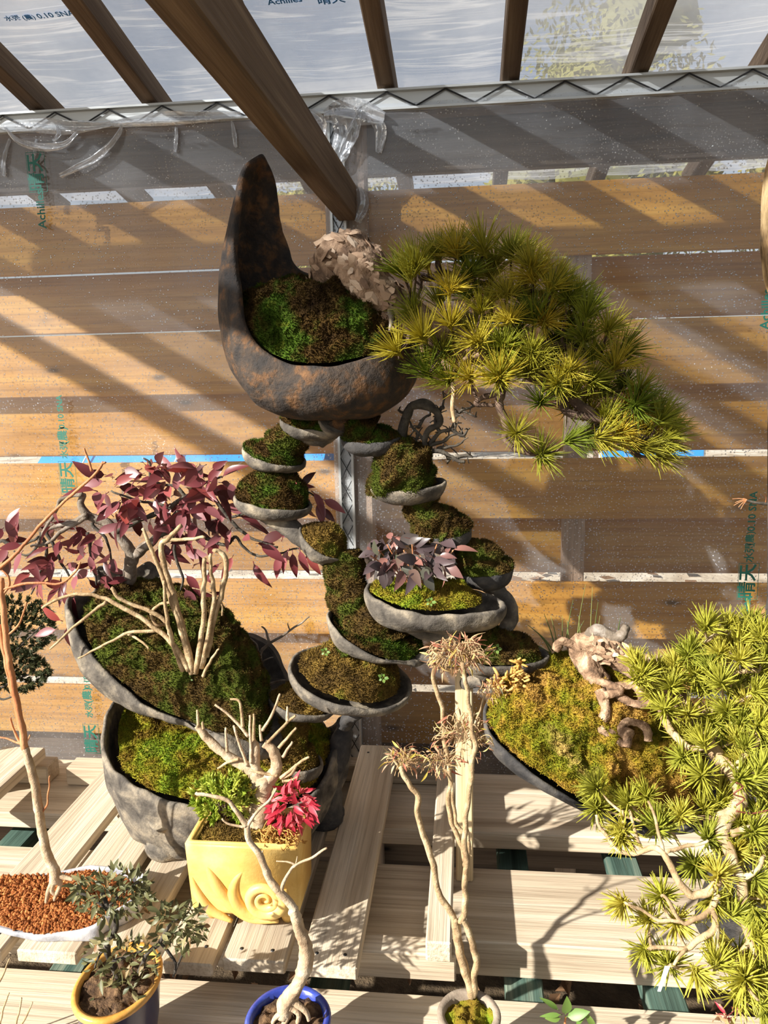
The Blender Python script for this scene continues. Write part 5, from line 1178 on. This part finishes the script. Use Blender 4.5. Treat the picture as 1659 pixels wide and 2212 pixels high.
for px, r_ in ([(1296, 1490, 1.36), (1310, 1530, 1.34), (1300, 1570, 1.325), (1335, 1595, 1.315), (1350, 1605, 1.31)], 12), ([(1290, 1470, 1.37), (1340, 1490, 1.345), (1300, 1505, 1.345)], 9), ([(1340, 1590, 1.315), (1352, 1560, 1.32), (1395, 1570, 1.315), (1400, 1600, 1.31)], 9), ([(1345, 1590, 1.31), (1358, 1580, 1.305), (1352, 1612, 1.30)], 10), ([(1250, 1400, 1.42), (1215, 1385, 1.42), (1200, 1405, 1.42)], 10), ([(1310, 1485, 1.36), (1370, 1480, 1.35), (1390, 1510, 1.335)], 10), ([(1330, 1500, 1.35), (1370, 1520, 1.335), (1410, 1515, 1.33)], 8):
    trk(px, [r_]*len(px), 1.34, 'root', M['bark'], T, 10, .003)
trk([(1262, 1390, 1.43), (1290, 1362, 1.42), (1330, 1378, 1.41), (1350, 1360, 1.41), (1352, 1350, 1.41)], [12, 14, 12, 8, 5], 1.42, 'dead_stub', M['greybr'], T, 12, .004)
LB = []
for px, r0, r1 in [([(1500, 1560, 1.28), (1540, 1620, 1.22), (1590, 1680, 1.18), (1595, 1740, 1.15), (1560, 1770, 1.13)], .013, .010), ([(1340, 1420, 1.39), (1420, 1425, 1.36), (1500, 1440, 1.32), (1560, 1450, 1.30), (1640, 1450, 1.28)], .010, .004), ([(1560, 1450, 1.30), (1600, 1400, 1.30), (1640, 1380, 1.30)], .005, .003), ([(1500, 1440, 1.31), (1520, 1390, 1.31), (1560, 1365, 1.31)], .005, .003),
    ([(1500, 1540, 1.28), (1560, 1530, 1.25), (1640, 1500, 1.23)], .007, .003), ([(1420, 1500, 1.33), (1440, 1560, 1.27), (1470, 1600, 1.23), (1500, 1620, 1.21), (1540, 1600, 1.2)], .008, .004), ([(1470, 1600, 1.23), (1480, 1640, 1.20), (1520, 1690, 1.18)], .005, .003), ([(1595, 1690, 1.17), (1600, 1640, 1.18), (1640, 1600, 1.18)], .006, .003),
    ([(1595, 1735, 1.15), (1560, 1800, 1.11), (1580, 1850, 1.08), (1600, 1900, 1.06), (1605, 1960, 1.04), (1620, 2030, 1.02), (1650, 2110, 1.0)], .011, .005), ([(1560, 1775, 1.13), (1500, 1765, 1.15), (1440, 1790, 1.17), (1420, 1780, 1.18)], .005, .003), ([(1580, 1850, 1.08), (1550, 1910, 1.05), (1501, 1936, 1.04), (1481, 1923, 1.04), (1454, 1882, 1.05), (1437, 1845, 1.06), (1413, 1832, 1.07), (1376, 1842, 1.08), (1322, 1825, 1.09), (1300, 1790, 1.10), (1288, 1760, 1.105)], .007, .0025),
    ([(1376, 1842, 1.08), (1350, 1800, 1.10), (1345, 1750, 1.12)], .003, .002), ([(1388, 1840, 1.08), (1372, 1790, 1.10), (1360, 1750, 1.12)], .003, .002), ([(1437, 1845, 1.06), (1425, 1800, 1.08), (1400, 1730, 1.11)], .003, .002), ([(1440, 1840, 1.06), (1500, 1825, 1.07), (1530, 1815, 1.07)], .003, .002),
    ([(1550, 1930, 1.04), (1538, 1963, 1.03), (1500, 1985, 1.02), (1470, 1990, 1.02), (1440, 1940, 1.02), (1430, 1936, 1.02)], .005, .002), ([(1538, 1963, 1.03), (1545, 2000, 1.02), (1521, 2021, 1.01), (1481, 2048, 1.01), (1440, 2047, 1.01), (1403, 2050, 1.01)], .006, .0025), ([(1470, 1990, 1.02), (1420, 1985, 1.02), (1380, 1962, 1.02), (1350, 1950, 1.02)], .003, .002), ([(1481, 2048, 1.01), (1470, 2060, 1.0), (1450, 2085, 1.0)], .003, .002), ([(1545, 2000, 1.02), (1555, 2060, 1.0), (1600, 2110, .99)], .005, .003), ([(1620, 2030, 1.02), (1590, 2080, 1.0), (1550, 2090, 1.0)], .004, .002), ([(1600, 1900, 1.06), (1630, 1880, 1.06), (1650, 1850, 1.07)], .005, .003), ([(1580, 1800, 1.1), (1620, 1790, 1.1), (1659, 1760, 1.1)], .006, .004)]:
    m_ = MB(); LB.append((m_, limb(m_, px, r0, r1, wig=.004, sub=6, n=8, Y=1.1)))
TR = [(1374, 1433), (1390, 1456), (1378, 1467), (1486, 1417), (1525, 1356), (1571, 1352), (1598, 1382), (1644, 1375), (1652, 1421), (1598, 1429), (1555, 1413), (1532, 1440), (1559, 1479), (1632, 1494), (1448, 1486), (1436, 1533), (1486, 1544), (1571, 1537), (1636, 1567), (1521, 1610), (1474, 1637), (1517, 1675), (1609, 1617), (1598, 1683), (1644, 1668),
      (1290, 1702), (1290, 1745), (1359, 1737), (1397, 1721), (1347, 1791), (1424, 1775), (1471, 1764), (1521, 1752), (1343, 1812), (1420, 1791), (1528, 1812), (1501, 1869), (1551, 1893), (1589, 1839), (1626, 1798), (1535, 1943), (1629, 1899), (1346, 1950), (1430, 1936), (1403, 1987), (1460, 1990), (1393, 2051), (1444, 2085), (1501, 2098), (1548, 2085), (1585, 1977), (1632, 1970), (1639, 2027), (1609, 2115), (1632, 2149), (1652, 2175),
      (1600, 1560), (1560, 1580), (1520, 1490), (1600, 1470), (1650, 1530), (1640, 1620), (1580, 1640), (1650, 1720), (1640, 1760), (1560, 1840), (1650, 1850), (1610, 1930), (1655, 1940), (1600, 2060), (1650, 2090), (1460, 1440), (1420, 1450), (1410, 1500), (1500, 1590), (1640, 1450), (1620, 1410), (1470, 1590), (1560, 1700), (1500, 1400), (1545, 1385), (1620, 1350), (1580, 1400), (1530, 1480), (1500, 1460), (1610, 1520), (1580, 1500), (1640, 1560), (1540, 1560), (1590, 1600), (1650, 1590), (1610, 1650), (1560, 1640), (1630, 1700), (1655, 1650), (1400, 1470), (1455, 1470), (1550, 1740), (1600, 1780), (1645, 1800), (1610, 1850), (1570, 1960), (1655, 2000), (1620, 2060), (1570, 2040), (1590, 2150), (1640, 2120)]
t2 = [tuft_mesh('needle_tuft', n_, L_, sp_, M['needleg'], .0014, 40+s_) for s_, (n_, L_, sp_) in enumerate([(90, .039, 1.05), (96, .037, 1.2), (80, .041, .95), (90, .036, 1.3), (84, .040, 1.05)])]
for i, (x, y) in enumerate(TR):
    Yd = 1.30-max(0, (y-1400))/700*.30-max(0, x-1500)/160*.04
    if x < 1450 and y < 1760 and y > 1690: Yd = 1.20
    Yd += random.uniform(-.02, .02)-(0.0 if i < 56 else -.04)
    p = P(x, y, Yd)
    d = V((0, -.55, .75))+rv(.28)+V(((x-1520)/500, 0, (1650-y)/900))
    inst('needle_tuft', random.choice(t2), T, T, frame(p, d, random.uniform(0, 6.28), random.uniform(.88, 1.15)))
    _, q, b_ = near(p+V((0, .02, -.015)), [b[1] for b in LB])
    mm = [b for b in LB if b[1] is b_][0][0]
    mm.tube(catmull([q, p*.5+q*.5+V((0, .006, -.006)), p], 4), [.003, .0028, .0026, .0024, .0022, .002, .0019, .0018, .0016], 5)
for m_, _ in LB: m_.build('branch', M['tanbr'], T)
m = MB()
for px in ([(1590, 1690), (1605, 1700), (1585, 1715), (1608, 1725), (1590, 1740)], [(1600, 1870), (1580, 1890), (1606, 1905), (1590, 1925)], [(1590, 1752), (1625, 1757), (1660, 1750)]): limb(m, [(a, b, 1.10) for a, b in px], .0012, .0012)
m.build('training_wire', M['copper'], T, kind='stuff')
T = thing('tan_stonecrop', P(1105, 1480, 1.40), 'cluster of dry tan stubby stems at the left tip of the golden moss', 'plant')
tm = MB(); tm.tube([V((0, 0, 0)), V((.001, 0, .005)), V((.002, .001, .011)), V((.0035, .001, .015))], [.0022, .0026, .0026, .0012], 6)
tme = tm.mesh('stem', None, True); tme.materials.append(M['tan'])
for i in range(120):
    a = random.uniform(0, 6.28); r = random.random()**.5; p = P(1100+36*r*math.cos(a), 1478+28*r*math.sin(a), 1.385+.015*random.uniform(-1, 1))
    if i > 95: p = P(1118+random.uniform(-10, 10), 1425+(i-95)*1.6, 1.39)
    inst('stem', tme, T, T, frame(p, V((math.cos(a)*r, -.4, .6))+rv(.5), random.uniform(0, 6), random.uniform(.7, 1.2)))
T = thing('grass_clump', P(1220, 1420, 1.55), 'thin upright clump of long green grass blades behind the dead pine stub', 'grass')
gm = []
for b, e in [((1195, 1405), (1140, 1350)), ((1200, 1405), (1175, 1325)), ((1205, 1405), (1190, 1330)), ((1215, 1400), (1215, 1330)), ((1222, 1395), (1238, 1296)), ((1240, 1390), (1262, 1340)), ((1245, 1395), (1265, 1262)), ((1275, 1390), (1280, 1268)), ((1283, 1385), (1292, 1300)), ((1290, 1385), (1296, 1330)), ((1335, 1370), (1341, 1332)), ((1185, 1410), (1130, 1382)), ((1230, 1400), (1225, 1340)), ((1255, 1395), (1250, 1330)), ((1190, 1410), (1160, 1365))]:
    m = MB(); q = catmull([P(*b, 1.5), P((b[0]*.6+e[0]*.4), b[1]*.5+e[1]*.5, 1.5), P(*e, 1.5)], 4); m.tube(q, [.0022*(1-i/len(q))+.0003 for i in range(len(q))], 4, flat=.4); m.build('grass_blade', M['grass'], T)

# ---------------------------------------------------------------- things cut by the frame
T = thing('juniper_shrub', P(20, 1500, 1.7), 'dark green juniper with two fan-shaped foliage pads at the left edge', 'conifer')
jm = [sprig_mesh('foliage_spray', M['jun'], 34, .012, .0018, 60+k) for k in range(4)]
Ls([(-95, 1640, 1.72), (-70, 1560, 1.72), (-20, 1500, 1.70), (10, 1430, 1.68)], .012, .006, 1.7, 'trunk', M['darkbr'], T)
for px in ([(10, 1430), (50, 1390), (90, 1350)], [(-20, 1500), (30, 1470), (80, 1450)], [(10, 1430), (20, 1370), (30, 1320)], [(-20, 1500), (10, 1510), (50, 1490)]): Ls(px, .004, .0015, 1.68, 'branch', M['darkbr'], T)
m = MB(); cxy = P(-95, 1660, 1.72)
pr = [(.06, ZB), (.085, ZB+.09), (.09, ZB+.095), (.082, ZB+.09), (.05, ZB+.085)]
for r_, z_ in pr:
    for k in range(28): m.v.append(V((cxy.x+r_*math.cos(k*6.283/28), cxy.y+r_*math.sin(k*6.283/28), z_)))
for j in range(4):
    for k in range(28): q = j*28+k; q2 = j*28+(k+1) % 28; m.f.append((q, q2, q2+28, q+28))
m.build('pot', M['clayd'], T)
for i in range(290):
    a = random.uniform(0, 6.28); r = random.random()**.5
    cx_, cy_, rx_, ry_ = ((35, 1350, 82, 58), (25, 1450, 80, 42))[i % 2]
    p = P(cx_+rx_*r*math.cos(a), cy_+ry_*r*math.sin(a), 1.68+.03*random.uniform(-1, 1)); dd = V((math.cos(a)*r+.4, -.3, .5-math.sin(a)*r*.7))+rv(.25)
    inst('foliage_spray', random.choice(jm), T, T, frame(p, dd, random.uniform(0, 6), random.uniform(.8, 1.15)))
m = MB()
for i in range(420):
    a = random.uniform(0, 6.28); r = random.random()**.5
    cx_, cy_, rx_, ry_ = ((35, 1350, 80, 56), (25, 1450, 78, 40))[i % 2]
    p = P(cx_+rx_*r*math.cos(a), cy_+ry_*r*math.sin(a), 1.70+.03*random.uniform(-1, 1)); X = frame(p, V((math.cos(a)*r+.4, -.3, .5-math.sin(a)*r*.7))+rv(.25), random.uniform(0, 6), 1.1); me = random.choice(jm)
    m.add([X @ v_.co for v_ in me.vertices], [tuple(f.vertices) for f in me.polygons])
m.build('inner_foliage', M['jun'], T, smooth=False, kind='stuff')
T = thing('wood_slab_planter', P(1690, 620, 1.3), 'weathered tan curved slab with dark streaks, cut by the right edge', 'planter')
m = MB(); q = [P(1665, 320, 1.3), P(1652, 370, 1.3), P(1645, 440, 1.3), P(1641, 510, 1.3), P(1646, 570, 1.3), P(1662, 640, 1.3), P(1690, 720, 1.3)]
q = catmull(q, 6); hs_ = len(q)
for i, p in enumerate(q):
    t = i/(hs_-1); wd_ = .02+.10*math.sin(math.pi*min(1, t+.02))
    ring = [p, p+V((.01, -.025, 0)), p+V((wd_, -.03, .0)), p+V((wd_, .03, .0)), p+V((.012, .025, 0))]
    m.v += [r_+noise.noise_vector(r_*18)*.005 for r_ in ring]
for i in range(hs_-1):
    for k in range(5): a = i*5+k; b = i*5+(k+1) % 5; m.f.append((a, b, b+5, a+5))
m.f += [(4, 3, 2, 1, 0), tuple(len(m.v)-5+k for k in range(5))]
m.build('slab', M['log'], T, smooth=False)
m = MB(); b = P(1690, 720, 1.3)+V((.03, 0, 0)); m.tube([b, V((b.x+.02, 1.32, 1.2)), V((b.x+.01, 1.34, .9)), V((b.x, 1.36, ZB))], [.05, .035, .03, .09], 14); m.build('stand', M['clayd'], T)
T = thing('edge_twig', P(1680, 1110, 1.4), 'bare dark twig with fine reddish tips entering from the right edge', 'twig')
Ls([(1750, 1105), (1700, 1098), (1659, 1090), (1630, 1085), (1612, 1080)], .004, .002, 1.4, 'stem', M['darkbr'], T)
m = MB()
for e in ((1582, 1078), (1588, 1086), (1595, 1096), (1602, 1078), (1585, 1092), (1600, 1100)): limb(m, [(1614, 1080, 1.4), ((1614+e[0])/2, (1080+e[1])/2-2, 1.4), (e[0], e[1], 1.4)], .001, .0006, n=4)
limb(m, [(1653, 1088, 1.4), (1655, 1075, 1.4), (1650, 1068, 1.4)], .001, .0006, n=4)
m.build('twig_tips', M['maplebr'], T, kind='stuff')
Ls([(1750, 1105, 1.4), (1760, 1300, 1.42), (1750, 1500, 1.5), (1762, 1790, 1.58)], .008, .012, 1.4, 'trunk', M['darkbr'], T)
T = thing('green_seedling', P(1215, 2212, 1.05), 'young plant with rounded glossy green leaves at the bottom edge right of centre', 'plant')
Ls([(1222, 2260, 1.04), (1220, 2215, 1.03), (1222, 2195, 1.03)], .002, .0015, 1.03, 'stem', M['maplebr'], T)
gl_ = leaf_mesh('leaf', .034, .017, M['leafg'], .2, .15); gm_ = leaf_mesh('leaf', .034, .009, M['leafg'], .4, .2)
for x, y, dx, dz, k, s_ in ((1222, 2190, .05, 1, 0, 1), (1226, 2196, .9, .55, 0, 1.05), (1210, 2192, -.9, .1, 1, .9), (1205, 2180, -.9, .9, 1, 1), (1285, 2220, -.5, 1, 1, 1.1), (1245, 2215, .3, .8, 1, .8), (1210, 2200, -.8, .2, 0, .7)):
    inst('leaf', gl_ if k == 0 else gm_, T, T, leaf_M(P(x, y, 1.02), V((dx, -.25, dz)), V((0, -.7, .7))+rv(.2), s_))
T = thing('red_sprout', P(1570, 2212, 1.05), 'withered sprout with yellow and red curled leaves at the bottom right corner', 'plant')
for px in ([(1570, 2230), (1565, 2190), (1555, 2170)], [(1575, 2230), (1590, 2195), (1600, 2180)], [(1610, 2230), (1612, 2190), (1618, 2160)]): Ls(px, .0025, .0015, 1.02, 'stem', M['tanbr'], T)
rr_ = leaf_mesh('leaf', .024, .009, M['thin'], .4, .6)
for k in range(16): inst('leaf', rr_ if k % 2 else rl[0], T, T, leaf_M(P(1545+random.uniform(0, 50), 2165+random.uniform(0, 40), 1.01), rv(1), rv(1), random.uniform(.7, 1.1)))
T = thing('corner_twigs', P(30, 2240, 1.0), 'thin bare tan twigs with reddish tips rising at the bottom left corner', 'twigs')
for px in ([(0, 2212), (8, 2180), (20, 2145)], [(35, 2215), (42, 2180), (46, 2155)], [(45, 2215), (60, 2190), (70, 2165)], [(-5, 2125), (10, 2100), (22, 2070)]): Ls(px, .0018, .001, 1.0, 'stem', M['tanbr'], T)
T = thing('plant_label', P(1440, 2090, .99), 'small blank white plastic plant label hanging in the pine tufts at lower right', 'label')
m = MB(); a, b = P(1442, 2088, .985), P(1424, 2142, .99); s_ = V((.0035, 0, 0)); m.add([a-s_, a+s_, b+s_*.6, b-s_*.6, a-s_+V((0, .0012, 0)), a+s_+V((0, .0012, 0)), b+s_*.6+V((0, .0012, 0)), b-s_*.6+V((0, .0012, 0))], [(0, 1, 2, 3), (7, 6, 5, 4), (0, 4, 5, 1), (1, 5, 6, 2), (2, 6, 7, 3), (3, 7, 4, 0)])
m.build('tag', M['white'], T, smooth=False)

def rest_on(root, zmin):                      # flatten undersides where they meet the surface that carries them
    for o in root.children:
        if o.type == 'MESH' and o.name.split('.')[0] in ('base_bowl', 'foot', 'tray'):
            for v_ in o.data.vertices:
                if v_.co.z < zmin-BASE[root].z: v_.co.z = zmin-BASE[root].z
rest_on(S, ZP+0.0005); rest_on(TY, ZP+0.0005); rest_on(RP, ZB+0.0005)
